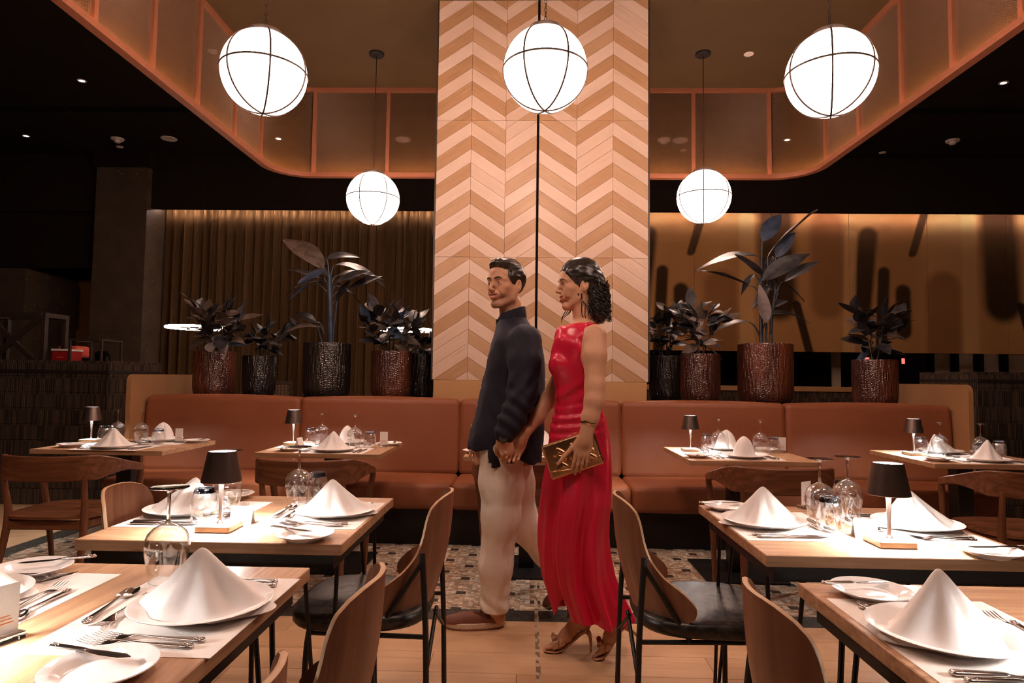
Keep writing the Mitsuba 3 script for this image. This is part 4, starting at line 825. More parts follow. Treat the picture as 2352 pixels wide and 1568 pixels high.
potted(2.02, 5.56, .452, .525, 'm_glaze', 'tall potted plant with upright blue-grey leaves in a large brown pot', crown([
    (1.95, -.03, (-.015, .0, 2.42), (.165, .02, 2.745), BL, 1, (-.25, -1, .15)), (1.95, .03, (.048, .05, 2.30), (.415, .0, 2.746), PA, 0, (-.75, .15, .55)), (1.95, .09, (.104, .02, 2.288), (.292, .04, 2.53), BL, 0, (-.2, -1, .1)),
    (1.98, .0, (-.042, -.06, 2.074), (.354, -.10, 2.339), SLt, 0, (-.45, -.75, .5)), (1.98, .10, (.166, -.02, 2.076), (.457, -.06, 2.278), SLt, 0, (-.5, -.5, .7)), (1.9, .09, (.166, .03, 2.076), (.392, .08, 1.935), BK, 0, (.4, -.4, .8)),
    (1.98, -.03, (-.016, .05, 2.30), (-.516, .10, 2.398), SLt, 1, (.1, -.35, .95)), (1.98, -.03, (-.02, -.04, 2.12), (-.25, -.06, 2.32), BK, 0, (.5, -.8, .4)), (1.95, -.03, (-.131, .0, 2.04), (-.529, .03, 2.217), BK, 0, (.35, -.2, .9)),
    (1.62, -.03, (-.03, -.13, 1.708), (-.083, -.16, 2.030), PA, 0, (.1, -1, .15)), (1.60, .05, (.011, -.08, 1.79), (.327, -.10, 1.851), BK, 1, (0, -.45, .9)), (1.58, -.03, (-.138, -.02, 1.723), (-.43, .02, 1.753), BK, 1, (0, -.3, .95)),
    (2.0, -.03, (-.06, .06, 2.15), (-.20, .12, 2.02), SLt, 1, (-.5, -.6, .6)), (2.0, .06, (.05, .08, 2.15), (.16, .22, 2.36), SLt, 0, (-.2, -1, .4)), (1.7, .05, (.10, .05, 1.86), (.28, .16, 2.02), BK, 1, (-.3, -.7, .6)), (2.0, .0, (.02, -.05, 2.02), (-.14, -.15, 1.90), BK, 1, (-.4, -.7, .5))],
    [([(-.03, 0, 1.47), (-.033, .0, 1.75), (-.027, 0, 2.08)], .020, .010, 'm_stem'), ([(.045, 0, 1.47), (.06, .0, 1.75), (.11, .01, 2.10)], .016, .008, 'm_stem'), ([(.02, .02, 1.47), (.03, .05, 1.7), (.06, .06, 2.2)], .012, .006, 'm_stem')]), group='potted plants behind the banquette')
potted(-1.752, 5.56, .405, .49, 'm_glaze_dark', 'tall potted plant with drooping dark leaves before the curtain', crown([
    (1.98, .0, (-.052, .0, 2.15), (-.385, -.02, 2.532), BR_, 1, (.55, -.75, .35)), (2.02, .0, (.028, .03, 2.19), (.386, .05, 2.255), SLt, 2, (-.1, -.35, .9)), (2.05, .0, (-.041, .04, 2.25), (.20, .06, 2.36), SLt, 1, (-.1, -.8, .6)),
    (2.02, .0, (-.015, -.08, 2.133), (-.215, -.20, 2.01), BL, 0, (-.15, -.85, .5)), (1.98, .0, (-.10, .03, 2.08), (-.407, .06, 2.188), BK, 0, (.2, -.45, .9)), (1.98, .0, (-.12, .06, 2.05), (-.469, .12, 2.07), SLt, 1, (.1, -.5, .9)), (1.95, -.01, (-.17, -.02, 2.01), (-.338, -.06, 1.885), BL, 0, (-.4, -.6, .6)),
    (1.9, .02, (.06, -.02, 2.03), (.373, -.08, 2.151), SLt, 0, (-.35, -.6, .7)), (1.8, .02, (.067, .0, 1.87), (.19, -.05, 2.06), BK, 0, (-.5, -.8, .3)), (1.9, .02, (.16, .02, 1.975), (.462, .0, 2.122), BK, 0, (-.4, -.6, .65)), (1.60, -.03, (-.09, -.05, 1.68), (-.245, -.10, 1.79), BK, 1, (.4, -.8, .4)), (1.58, -.03, (-.088, -.03, 1.64), (-.39, -.06, 1.69), BR_, 1, (.1, -.3, .95)),
    (2.0, .01, (.059, .05, 2.104), (.393, .12, 2.232), BK, 1, (-.25, -.5, .8)), (2.0, .0, (.0, .08, 2.08), (-.14, .26, 2.26), BK, 0, (0, -1, .5)), (1.95, .02, (.08, .06, 2.0), (.30, .22, 1.93), BK, 1, (0, -.5, .8))],
    [([(.032, 0, 1.42), (.02, 0, 1.7), (-.004, 0, 2.10)], .028, .018, 'm_leaf_blue'), ([(-.02, .0, 1.42), (-.06, -.01, 1.55), (-.09, -.03, 1.69)], .009, .005, 'm_stem'), ([(.05, .0, 1.42), (.05, .0, 1.6), (.075, .0, 1.88)], .010, .006, 'm_stem')]), group='potted plants behind the banquette')
G = 'potted plants behind the banquette'
potted(-2.71, 5.50, .342, .405, 'm_glaze', 'bushy potted plant with grey-brown leaves, leftmost of the pots', bush(3, 66, .50, .36, (.15, .23), probs=(.24, .34, .10, .12, .20)), group=G)
potted(-2.50, 5.93, .30, .385, 'm_glaze_dark', 'low dark plant half hidden behind the leftmost brown pot', bush(4, 52, .36, .42, (.10, .17), probs=(.30, .10, .06, .50, .04), bias=(.12, 0)), group=G)
potted(-1.178, 5.50, .342, .425, 'm_glaze', 'bushy plant with oval grey leaves in a red pot directly left of the column', bush(5, 66, .48, .36, (.13, .20), probs=(.36, .22, .08, .26, .08)), group=G)
potted(-1.00, 5.93, .26, .42, 'm_glaze_dark', 'dark potted plant half hidden behind the red pot directly left of the column', bush(6, 36, .24, .34, (.10, .15), probs=(.25, .05, .05, .63, .02)), group=G)
potted(1.452, 5.50, .33, .432, 'm_glaze', 'bushy plant with grey and pale leaves in a brown pot directly right of the column', bush(7, 60, .46, .34, (.12, .19), probs=(.32, .18, .12, .18, .20)), group=G)
potted(1.262, 5.92, .32, .425, 'm_glaze_dark', 'dark potted plant half hidden behind the brown pot directly right of the column', bush(8, 56, .52, .34, (.12, .18), probs=(.36, .16, .12, .30, .06)), group=G)
potted(2.92, 5.52, .35, .40, 'm_glaze', 'bushy potted plant with oval dark leaves, rightmost of the pots', bush(9, 60, .50, .38, (.14, .21), probs=(.30, .24, .06, .36, .04)), group=G)
# ---------------------------------------------------------------- service counters and what stands on them, far side of the room
def stick_counter(x0, x1, y0, y1, top, label, face_x):
    t = thing('service_counter', label, 'counter')
    part(t, 'body', shape(box(x0 + .012, x1 - .012, y0 + .012, y1, 0, top - .03), 'm_tile_joint', False)); part(t, 'top', shape(box(x0 - .01, x1 + .01, y0 - .012, y1, top - .03, top, .003), 'm_black_wood', False))
    V = []
    rows = np.arange(.0, top - .05, .148)
    for z in rows:
        for x in np.arange(x0, x1 - .012, .0185): V.append(box(x + .001, x + .0175, y0, y0 + .013, z + .0015, z + .1465, .002))
        for y in np.arange(y0 + .015, y1 - .012, .0185):
            V.append(box(face_x - .0065, face_x + .0065, y + .001, y + .0175, z + .0015, z + .1465, .002))
    part(t, 'stick_tiles', shape(cat(*V), 'm_stick_tile', False, fixed=False), kind='stuff', label='slim dark glazed upright tiles')
    return t
stick_counter(-6.2, -3.90, 5.90, 6.75, 1.241, 'dark counter clad in slim upright tiles at far left', -3.90)
stick_counter(4.03, 6.2, 5.90, 6.75, 1.262, 'dark counter clad in slim upright tiles at far right', 4.03)
def x_frame(x0, x1, y, z0, z1, d, w, name, label):
    t = thing(name, label, 'shelf frame')
    for yy in (y, y + d):
        for x in (x0, x1): part(t, 'upright', shape(box(x - w / 2, x + w / 2, yy - w / 2, yy + w / 2, z0, z1, .002), 'm_dark_frame', False))
    for z in (z0 + w / 2, z1 - w / 2):
        for yy in (y, y + d): part(t, 'crossbar', shape(box(x0 + w / 2, x1 - w / 2, yy - w / 2, yy + w / 2, z - w / 2, z + w / 2, .002), 'm_dark_frame', False))
        for x in (x0, x1): part(t, 'side_bar', shape(box(x - w / 2, x + w / 2, y + w / 2, y + d - w / 2, z - w / 2, z + w / 2, .002), 'm_dark_frame', False))
    return t
f1 = x_frame(-5.30, -4.70, 6.12, 1.242, 1.795, .28, .045, 'cross_braced_frame', 'dark wooden frame with an X brace standing on the far left counter')
for a, b in (((-5.28, 1.27), (-4.72, 1.77)), ((-5.28, 1.77), (-4.72, 1.27))): part(f1, 'brace', shape(bar((a[0], 6.11, a[1]), (b[0], 6.11, b[1]), .03, .05, (0, 0, 1)), 'm_dark_frame', False))
f2 = x_frame(-4.425, -4.115, 6.10, 1.242, 1.545, .30, .022, 'display_frame', 'small open dark metal frame on the far left counter right of the red box')
part(f2, 'shelf', shape(box(-4.43, -4.08, 6.08, 6.42, 1.30, 1.318), 'm_dark_frame', False))
def elephant():
    ball = lambda c, r, s=2: xf(trimesh_sphere(1, s), A4(*c, s=r))
    body = [ball((0, 0, .062), (.040, .024, .030)), ball((.040, 0, .072), (.020, .017, .021)), ball((-.018, 0, .064), (.028, .025, .028))]
    legs = [tube([(x, y, .055), (x, y, 0)], [.0105, .009], 8) for x in (-.028, .024) for y in (-.012, .012)]
    trunk = tube(curve([(.055, 0, .072), (.068, 0, .055), (.071, 0, .032), (.077, 0, .016)], 10), np.linspace(.0085, .004, 10), 8)
    return cat(*body, *legs), cat(ball((.034, -.019, .073), (.014, .003, .018)), ball((.034, .019, .073), (.014, .003, .018))), trunk
e_b, e_e, e_t = elephant()
k = thing('elephant_figurine', 'small black elephant figurine standing inside the open dark frame', 'figurine')
for n_, m_ in (('body', e_b), ('ears', e_e), ('trunk', e_t)): part(k, n_, shape(m_, 'm_black', 50, fixed=False), A4(-4.20, 6.22, 1.318, s=1.25))
k = thing('gift_box', 'glossy dark red box with a pale rim on the far left counter', 'box')
part(k, 'body', shape(box(-4.60, -4.445, 6.10, 6.30, 1.242, 1.425, .004), 'm_red_box', False)); part(k, 'lid_edge', shape(box(-4.606, -4.44, 6.09, 6.31, 1.425, 1.445, .003), 'm_white_trim', False)); part(k, 'label', shape(box(-4.55, -4.49, 6.096, 6.099, 1.36, 1.37), 'm_red_shine', False)); part(k, 'foot', shape(box(-4.59, -4.455, 6.085, 6.099, 1.243, 1.262, .002), 'm_white_trim', False))
k = thing('slicer', 'bright red rounded machine behind the X-braced frame at far left', 'machine')
part(k, 'hood', shape(mv(pad(.24, .22, .13, .045, 0, 8), -4.76, 6.62, 1.43), 'm_red_shine', 50)); part(k, 'base', shape(box(-4.88, -4.62, 6.50, 6.73, 1.242, 1.368, .006), 'm_black', False))
# pendant ring lamps beyond the ledge
for x, y, R, l in ((-4.42, 8.5, .40, 'white glowing ring lamp left of the leftmost plant, before the curtain'), (-1.62, 8.5, .34, 'white glowing ring lamp just left of the column, behind the plant')):
    k = thing('ring_lamp', l, 'pendant lamp', 'glowing ring lamps')
    part(k, 'ring', {**shape(ring_tube(R, .017, 64, 10), 'm_white_trim', True), 'emitter': glow(np.array([9, 7.2, 5.6]), .25)}, A4(x, y, 1.835))
    for j in range(3): a = j * 2.1; part(k, 'wire', shape(tube([(x + R * math.cos(a), y + R * math.sin(a), 1.85), (x, y, 3.4), (x, y, ZC)], .0016, 5), 'm_black_metal', True))
    for j in range(5): a = -1.4 + .35 * j; part(k, 'bulb', shape(mv(trimesh_sphere(.022, 2), x + R * math.cos(a), y + R * math.sin(a), 1.80), 'm_porcelain', True))
# the bar beyond the right ledge and the lit doorway slats behind it
k = thing('back_bar', 'low dark tiled bar with a tan ledge seen behind the right planters', 'counter')
part(k, 'ledge', shape(box(1.3, 5.9, 8.28, 8.75, 1.095, 1.155, .004), 'm_panel_board', False)); part(k, 'front', shape(box(1.3, 5.9, 8.32, 8.75, 0, 1.094), 'm_black_wood', False))
part(k, 'stick_tiles', shape(cat(*[box(x, x + .026, 8.31, 8.32, .8, 1.09) for x in np.arange(1.32, 5.88, .03)]), 'm_stick_tile', False, fixed=False), kind='stuff')
f3 = x_frame(2.90, 3.22, 8.6, 1.156, 1.538, .05, .03, 'cross_braced_frame', 'dark X-braced frame seen under the mural between the two right pots')
for a, b in (((2.91, 1.18), (3.21, 1.51)), ((2.91, 1.51), (3.21, 1.18))): part(f3, 'brace', shape(bar((a[0], 8.59, a[1]), (b[0], 8.59, b[1]), .02, .03, (0, 0, 1)), 'm_dark_frame', False))
def pane(x0, x1, y, z0, z1, name, label, m, **kw): return single(name, {**shape(box(x0, x1, y, y + .04, z0, z1), m, False), **kw}, label, 'panel', 'pale slats below the mural')
scene['m_cream'] = {'type': 'diffuse', 'reflectance': rgb((.62, .47, .34))}
for px0, px1, l in ((5.07, 5.21, 'pale upright slat left of the rightmost pot, below the mural'), (6.72, 7.00, 'cream slat below the mural, third from the far right counter'), (7.12, 7.38, 'cream slat below the mural, second from the far right counter'), (7.52, 7.80, 'cream slat below the mural, next to the far right counter'), (7.92, 8.26, 'rightmost cream slat below the mural, above the far right counter')):
    pane(px0, px1, 10.9, -.001, 1.9, 'doorway_slat', l, 'm_cream')
for x, l in ((6.62, 'leftmost'), (7.02, 'second'), (7.42, 'third'), (7.82, 'fourth'), (8.28, 'rightmost')): single('door_post', shape(box(x, x + .07, 10.8, 10.9, -.001, 2.2), 'm_black', False), f'{l} black upright post among the cream slats below the mural', 'post', 'posts below the mural')
k = thing('wall_lamp', 'small lamp hidden above the cream slats below the mural', 'lamp'); part(k, 'tube', {**shape(box(6.9, 8.3, 10.45, 10.47, 2.35, 2.37), 'm_white_trim', False), 'emitter': glow(26 * WARM, .3)}); part(k, 'shade', shape(box(6.88, 8.32, 10.40, 10.44, 2.30, 2.42), 'm_black', False))
for x, z, w, l in ((3.42, 1.60, .05, 'small red glowing sign left of the tall right pot'), (4.98, 1.56, .06, 'small red glowing sign left of the rightmost pot'), (5.52, 1.55, .04, 'small red glowing sign right of the rightmost pot')):
    k = thing('red_sign', l, 'sign', 'small red lights'); part(k, 'face', {**shape(box(x, x + w, 9.67, 9.69, z - .05, z + .03, .004), 'm_red_shine', False), 'emitter': glow((3.0, .25, .22), .1)}); part(k, 'hanger', shape(box(x, x + w, 9.692, 9.70, z - .05, 1.662), 'm_black', False))
# tables and chairs beyond the ledges, only partly visible
def far_table(x, y, label, items):
    t = thing('far_table', label, 'table', 'far tables'); part(t, 'tabletop', shape(box(x - .36, x + .36, y - .35, y + .35, .722, .75, .002), 'm_oak', False)); part(t, 'pedestal', shape(box(x - .05, x + .05, y - .05, y + .05, .013, .722), 'm_black_metal', False)); part(t, 'base_plate', shape(box(x - .24, x + .24, y - .24, y + .24, 0, .012), 'm_black_metal', False))
    put('table_lamp', LAMPP, A4(x + items[0], y + items[1], .75), f'glowing lamp on the {label.split(",")[0]}', 'table lamp', 'cordless table lamps')
    single('dinner_plate', PLATE, f'white plate on the {label.split(",")[0]}', 'plate', 'dinner plates', A4(x + items[2], y + items[3], .75)); single('napkin', napkin('pyramid', 31), f'white napkin on the {label.split(",")[0]}', 'napkin', 'folded napkins', A4(x + items[2], y + items[3], .7567))
far_table(-4.35, 7.25, 'far table left of the banquette end, lit by its lamp', (.23, .05, -.02, -.05)); far_table(5.02, 7.35, 'far table right of the banquette end, lit by its lamp', (-.13, -.12, .02, .1))
put('wine_glass', WINE, A4(-4.05, 7.15, .7505), 'upturned wine glass on the far table left of the banquette end', 'wine glass', 'upturned wine glasses')
far_table(-2.35, 9.05, 'far table behind the dark pot, before the curtain', (-.2, -.2, .1, .1)); far_table(2.42, 7.6, 'far table behind the ledge between the two right pots', (-.25, -.15, .1, .1))
armchair(-4.12, 7.98, 170, 'wooden armchair at the far table left of the banquette end')
armchair(5.10, 7.93, 185, 'wooden armchair at the far table right of the banquette end')
def basket_chair(x, y, rz, label):
    t = thing('wicker_chair', label, 'chair'); B = A4(x, y, 0, rz=rz)
    part(t, 'back_frame', shape(cat(bar((-.24, -.22, 1.13), (.24, -.22, 1.13), .03, .03), bar((-.24, -.2, .4), (-.24, -.22, 1.14), .03, .03, (0, 1, 0)), bar((.24, -.2, .4), (.24, -.22, 1.14), .03, .03, (0, 1, 0))), 'm_dark_frame', False), B)
    part(t, 'weave', shape(cat(*[box(-.23, .23, -.222, -.212, z, z + .018) for z in np.arange(.6, 1.11, .034)], *[box(q, q + .018, -.228, -.2225, .6, 1.11) for q in np.arange(-.22, .22, .04)]), 'm_bamboo', False), B, kind='stuff')
    part(t, 'seat', shape(box(-.25, .25, -.22, .25, .42, .46, .01), 'm_dark_frame', False), B)
    for a in (-.22, .22):
        for b in (-.19, .22): part(t, 'leg', shape(box(a - .015, a + .015, b - .015, b + .015, 0, .42), 'm_dark_frame', False), B)
basket_chair(-3.15, 7.9, 12, 'dark woven-back chair glimpsed between the dark pot and the tall pot at left')
# ---------------------------------------------------------------- people: one signed-distance body each, meshed by sparse surface nets
def smin(a, b, k):
    h = np.clip(.5 + .5 * (b - a) / k, 0, 1); return b + (a - b) * h - k * h * (1 - h)
def smax(a, b, k): return -smin(-a, -b, k)
def cap(P, a, b, ra, rb):
    a, b = np.asarray(a, float), np.asarray(b, float); d = b - a; t = np.clip((P - a) @ d / (d @ d), 0, 1)
    return np.linalg.norm(P - a - t[:, None] * d, axis=1) - (ra + (rb - ra) * t)
def ell(P, c, r):
    q = P - np.asarray(c, float); r = np.asarray(r, float); k0 = np.linalg.norm(q / r, axis=1); k1 = np.linalg.norm(q / r ** 2, axis=1); return k0 * (k0 - 1) / np.maximum(k1, 1e-9)
def chain(P, pts, rs, k=.02):
    d = None
    for i in range(len(pts) - 1):
        e = cap(P, pts[i], pts[i + 1], rs[i], rs[i + 1]); d = e if d is None else smin(d, e, k)
    return d
def tower(P, tab, ax=None, p=2.3):
    """A lofted body: rows (z, cx, cy, hx, hy) along z, superelliptic sections."""
    T_ = np.array(tab, float); o = np.argsort(T_[:, 0]); T_ = T_[o]; from_ = [scipy_pchip(T_[:, 0], T_[:, i]) for i in range(1, 5)]
    z = np.clip(P[:, 2], T_[0, 0], T_[-1, 0]); cx, cy, hx, hy = (f(z) for f in from_)
    r = (np.abs((P[:, 0] - cx) / hx) ** p + np.abs((P[:, 1] - cy) / hy) ** p) ** (1 / p)
    d = (r - 1) * np.minimum(hx, hy); dz = np.maximum(T_[0, 0] - P[:, 2], P[:, 2] - T_[-1, 0])
    return np.where(dz > 0, np.hypot(np.maximum(d, 0), dz) , np.maximum(d, dz * 1.0))
def nets(fn, lo, hi, h, B=8):
    """Surface nets of fn < 0 evaluated only in blocks near the surface."""
    lo, hi = np.asarray(lo, float), np.asarray(hi, float); nb = np.ceil((hi - lo) / (h * B)).astype(int)
    g = np.stack(np.meshgrid(*[np.arange(n) for n in nb], indexing='ij'), -1).reshape(-1, 3)
    d = fn(lo + (g + .5) * h * B); g = g[np.abs(d) < h * B * 1.3]
    loc = np.stack(np.meshgrid(*[np.arange(B + 1)] * 3, indexing='ij'), -1).reshape(-1, 3); S = B + 1; V = np.empty((len(g), S ** 3), np.float32)
    for s in range(0, len(g), 900):
        P = lo + (g[s:s + 900, None] * B + loc[None]) * h; V[s:s + 900] = fn(P.reshape(-1, 3)).reshape(-1, S ** 3)
    V = V.reshape(-1, S, S, S); nx = (nb * B + 2).astype(np.int64)
    acc = np.zeros((len(g), B, B, B, 3), np.float32); cnt = np.zeros((len(g), B, B, B), np.float32)
    sl = lambda o: tuple([slice(None)] + [slice(k, k + B) for k in o])
    for ax in range(3):
        o1, o2 = [i for i in range(3) if i != ax]
        for a in (0, 1):
            for b in (0, 1):
                p = [0, 0, 0]; p[o1], p[o2] = a, b; q = list(p); q[ax] = 1; A, Bv = V[sl(p)], V[sl(q)]; m = (A < 0) != (Bv < 0); t = np.where(m, A / np.where(m, A - Bv, 1), 0)
                pos = np.broadcast_to(np.array(p, np.float32), acc.shape).copy(); pos[..., ax] = t; acc += pos * m[..., None]; cnt += m
    on = cnt > 0; bi, i, j, k = np.nonzero(on); cell = g[bi] * B + np.stack([i, j, k], 1); ids = (cell[:, 0] * nx[1] + cell[:, 1]) * nx[2] + cell[:, 2]
    vert = lo + (cell + acc[on] / cnt[on][:, None]) * h; order = np.argsort(ids); sid = ids[order]; F = []
    def find(c):
        q = (c[:, 0] * nx[1] + c[:, 1]) * nx[2] + c[:, 2]; p = np.minimum(np.searchsorted(sid, q), len(sid) - 1); return np.where(sid[p] == q, order[p], -1)
    for ax in range(3):
        o1, o2 = (ax + 1) % 3, (ax + 2) % 3; q = [0, 0, 0]; q[ax] = 1; A, Bv = V[sl([0, 0, 0])], V[sl(q)]; m = (A < 0) != (Bv < 0); bi, i, j, k = np.nonzero(m); c = g[bi] * B + np.stack([i, j, k], 1); inn = A[m] < 0
        e1, e2 = np.eye(3, dtype=int)[o1], np.eye(3, dtype=int)[o2]; Q = np.stack([find(c - e1 - e2), find(c - e2), find(c), find(c - e1)], 1); ok = (Q >= 0).all(1); Q, inn = Q[ok], inn[ok]; Q[~inn] = Q[~inn][:, ::-1]
        F += [Q[:, [0, 1, 2]], Q[:, [0, 2, 3]]]
    return vert, np.vstack(F)
def relax(m, n=4):
    """Taubin smoothing; open borders stay put, loose vertices go."""
    v, f = m; u, inv = np.unique(f, return_inverse=True); v, f = v[u].copy(), inv.reshape(f.shape)
    from scipy.sparse import coo_matrix
    e = np.vstack([f[:, [0, 1]], f[:, [1, 2]], f[:, [2, 0]]]); k = len(v); A = coo_matrix((np.ones(2 * len(e)), (np.r_[e[:, 0], e[:, 1]], np.r_[e[:, 1], e[:, 0]])), (k, k)).tocsr()
    rim = np.zeros(k, bool); one = A.tocoo(); rim[one.row[one.data == 1]] = True; A.data[:] = 1; deg = np.asarray(A.sum(1)).ravel()[:, None]
    for _ in range(n):
        for w in (.5, -.52): d = A @ v / deg - v; d[rim] = 0; v = v + w * d
    return v, f
def grad_normal(m):
    t = trimesh.Trimesh(m[0], m[1], process=False); return np.array(t.vertex_normals)
class Rig:
    """A frame for a head or a hand: forward f, left l, up u at point o, scaled."""
    def __init__(s, o, f, up, k=1.0):
        s.o = np.asarray(o, float); f = np.asarray(f, float) / np.linalg.norm(f); l = np.cross(up, f); l /= np.linalg.norm(l); s.R = np.stack([f, l, np.cross(f, l)]); s.k = k
    def to(s, P): return (P - s.o) @ s.R.T / s.k
    def out(s, q): return np.asarray(q, float) * s.k @ s.R + s.o
def head_sdf(q, g, fem=False):
    """q in the head's own frame (x forward, y left, z up), about 0.235 tall, the ears' middle near the origin."""
    y = np.abs(q[:, 1]); M = np.c_[q[:, 0], y, q[:, 2]]
    d = ell(M, (-.012, 0, .032), (.096, .075, .088)); d = smin(d, ell(M, (.026, 0, -.015), (.061, .058 if fem else .060, .082)), .03)
    d = smin(d, ell(M, (.052, 0, .048), (.037, .055, .044)), .03)
    jw, jz, ch = (.046, -.068, .009) if fem else (.051, -.074, .016)
    d = smin(d, chain(M, [(-.006, jw + .007, -.028), (.008, jw, jz), (.060, ch, -.105)], [.021, .017 if fem else .018, .017], .012), .024)
    d = smin(d, ell(M, (.069, 0, -.106), (.0175, .017 if fem else .0225, .0165)), .020)
    d = smin(d, ell(M, (.056, .041, -.020), (.022, .020, .018)), .022)                      # cheekbone
    d = smin(d, ell(M, (.066, .031, -.050), (.019, .018, .019)), .02)                       # smiling cheek
    bz = .0215 if fem else .0195
    d = smin(d, chain(M, [(.0865, .004, bz), (.0845, .028, bz + .004), (.066, .050, bz - .003)], [.0075, .0085, .007] if fem else [.0095, .0105, .008], .01), .014)   # brow
    d = smax(d, -ell(M, (.0985, .0315, .0005), (.0155, .0195, .0118 if fem else .0105)), .010)                      # eye socket
    d = smin(d, ell(M, (.0765, .0315, -.0015), (.0128, .0158, .0112)), .004)                  # lids
    eo = np.c_[M[:, 0], M[:, 1], M[:, 2] + .0012 - .05 * (M[:, 1] - .0315)]; d = smax(d, -ell(eo, (.0905, .0315, 0), (.0072, .0122, .0040 if fem else .0034)), .0015)               # opening
    nl, nz = (.1125, -.031) if fem else (.1165, -.035)
    d = smin(d, chain(M, [(.0885, 0, .012), (.1005, 0, -.012), (nl, 0, nz)], [.0062, .0070, .0082 if fem else .0092], .01), .011)
    d = smin(d, ell(M, (nl - .013, .0100 if fem else .0115, nz - .0045), (.0100, .0066, .0065)), .008)
    d = smax(d, -ell(M, (nl - .012, .0060, nz - .0120), (.0042, .0034, .004)), .003)
    d = smin(d, ell(M, (.0855, 0, -.066), (.0125, .026, .020)), .016)                        # the muzzle under the nose
    d = smin(d, chain(M, [(.0955, 0, -.0585), (.0925, .012, -.0580), (.0790, .0275, -.0560)], [.0046, .0044, .0028], .006), .006)
    d = smin(d, chain(M, [(.0920, 0, -.0775), (.0890, .012, -.0745), (.0780, .0270, -.0600)], [.0058, .0052, .0028], .006), .007)
    d = smax(d, -chain(M, [(.1000, 0, -.0672), (.0965, .012, -.0655), (.0840, .0262, -.0585)], [.0056, .0050, .0016], .004), .0022)
    d = smax(d, -chain(M, [(.0960, .0190, -.036), (.0860, .0345, -.050), (.0740, .0370, -.078)], [.0012, .0020, .0012], .004), .008)       # fold beside the smile
    e = ell(M, (-.014, .0765, -.006), (.0185, .0095, .0310)); e = smax(e, -ell(M, (-.009, .0850, -.002), (.0100, .0060, .0185)), .005); d = smin(d, smin(e, ell(M, (-.008, .0745, -.033), (.0085, .006, .009)), .008), .008)
    return d
def face_x(y, z, fem=False, out=.0):
    """How far forward the face is at (y, z)."""
    x = np.linspace(.14, .0, 281); d = head_sdf(np.c_[x, np.full(281, y), np.full(281, z)], None, fem); i = np.argmax(d < 0); return x[i] + out
def hand_sdf(P, rig, curl, thumb, spread=.0, k=1.0):
    """Palm and five fingers; x along the fingers, y towards the thumb side, z out of the back of the hand. curl: bend per joint in radians for index..little."""
    q = rig.to(P); d = smin(ell(q, (.043, .012, 0), (.050, .024, .0125)), ell(q, (.045, -.014, 0), (.048, .024, .0120)), .014)
    d = smin(d, cap(q, (-.03, 0, 0), (.02, 0, 0), .024, .026), .02)
    for i, (y0, L, r) in enumerate(((.0265, .078, .0088), (.0085, .086, .0090), (-.0095, .079, .0086), (-.0265, .062, .0076))):
        p = np.array([.082 - .006 * abs(i - 1), y0, 0.0]); a = spread * (1.2 - i); t = 0.0; pts, rr = [p - [.02, 0, 0], p], [r * 1.06, r * 1.05]
        for s, (fr, ex) in enumerate(((.46, curl[i][0]), (.30, curl[i][1]), (.24, curl[i][2]))):
            t += ex; p = p + L * fr * np.array([math.cos(t) * math.cos(a), math.sin(a) * math.cos(t), -math.sin(t)]); pts.append(p); rr.append(r * (.95 - .10 * s))
        d = smin(d, chain(q, pts, rr, .003), .0045)
    d = smin(d, chain(q, thumb, [.0145, .0115, .0098, .0082], .006), .012)
    return d
def paint(m, base, spots):
    """Vertex colours: the base with (mask function, colour) laid over."""
    c = np.tile(np.asarray(base, float), (len(m[0]), 1))
    for fn, col in spots: w = np.clip(fn(m[0]), 0, 1)[:, None]; c = c * (1 - w) + np.asarray(col, float) * w
    return c
def skin(m, base, spots, mat='m_skin'): return mikit.ply(m, mat, True, color=paint(m, base, spots))
def step(a, b, x): t = np.clip((x - a) / (b - a), 0, 1); return t * t * (3 - 2 * t)
def eyes(t, rig, look):
    for s in (1, -1):
        v, f = trimesh_sphere(.0112 * rig.k, 3); c = rig.out((.0770, s * .0315, -.0012)); g = np.asarray(look, float); g /= np.linalg.norm(g)
        a = (v / np.linalg.norm(v, axis=1, keepdims=True)) @ g; w = step(.84, .88, a)[:, None]; p = step(.955, .975, a)[:, None]
        col = np.array([.62, .54, .48]) * (1 - w) + np.array([.045, .022, .011]) * w; col = col * (1 - p) + .006 * p
        part(t, 'eye', mikit.ply((v + c, f), 'm_eye', True, color=col))
def brows(t, rig, mat, yz, rad, fem, name='eyebrow', out=.0008):
    for s in (1, -1):
        P = [rig.out((face_x(y, z, fem, out), s * y, z)) for y, z in yz]; c = curve(P, 16); r = np.interp(np.linspace(0, 1, 16), np.linspace(0, 1, len(rad)), rad)
        m = tube(c, r, 8); flat = c.mean(0); part(t, name, shape(m, mat, True))
def teeth(t, rig):
    a = np.linspace(-.0215, .0215, 17); fx = lambda y: .0905 - 17 * y * y; R = [[rig.out(p) for p in ((fx(y) - .003, y, -.0585 + 4 * y * y), (fx(y), y, -.0585 + 4 * y * y), (fx(y) - .0003, y, -.0702 + 17 * y * y), (fx(y) - .003, y, -.0702 + 17 * y * y))] for y in a]
    part(t, 'teeth', shape(loft(R), 'm_teeth', 40))
def strands(t, name, mat, paths, r, label=None): part(t, name, shape(cat(*[tube(p, np.linspace(r, r * .45, len(p)), 5) for p in paths]), mat, True, fixed=False), label=label, kind='stuff')
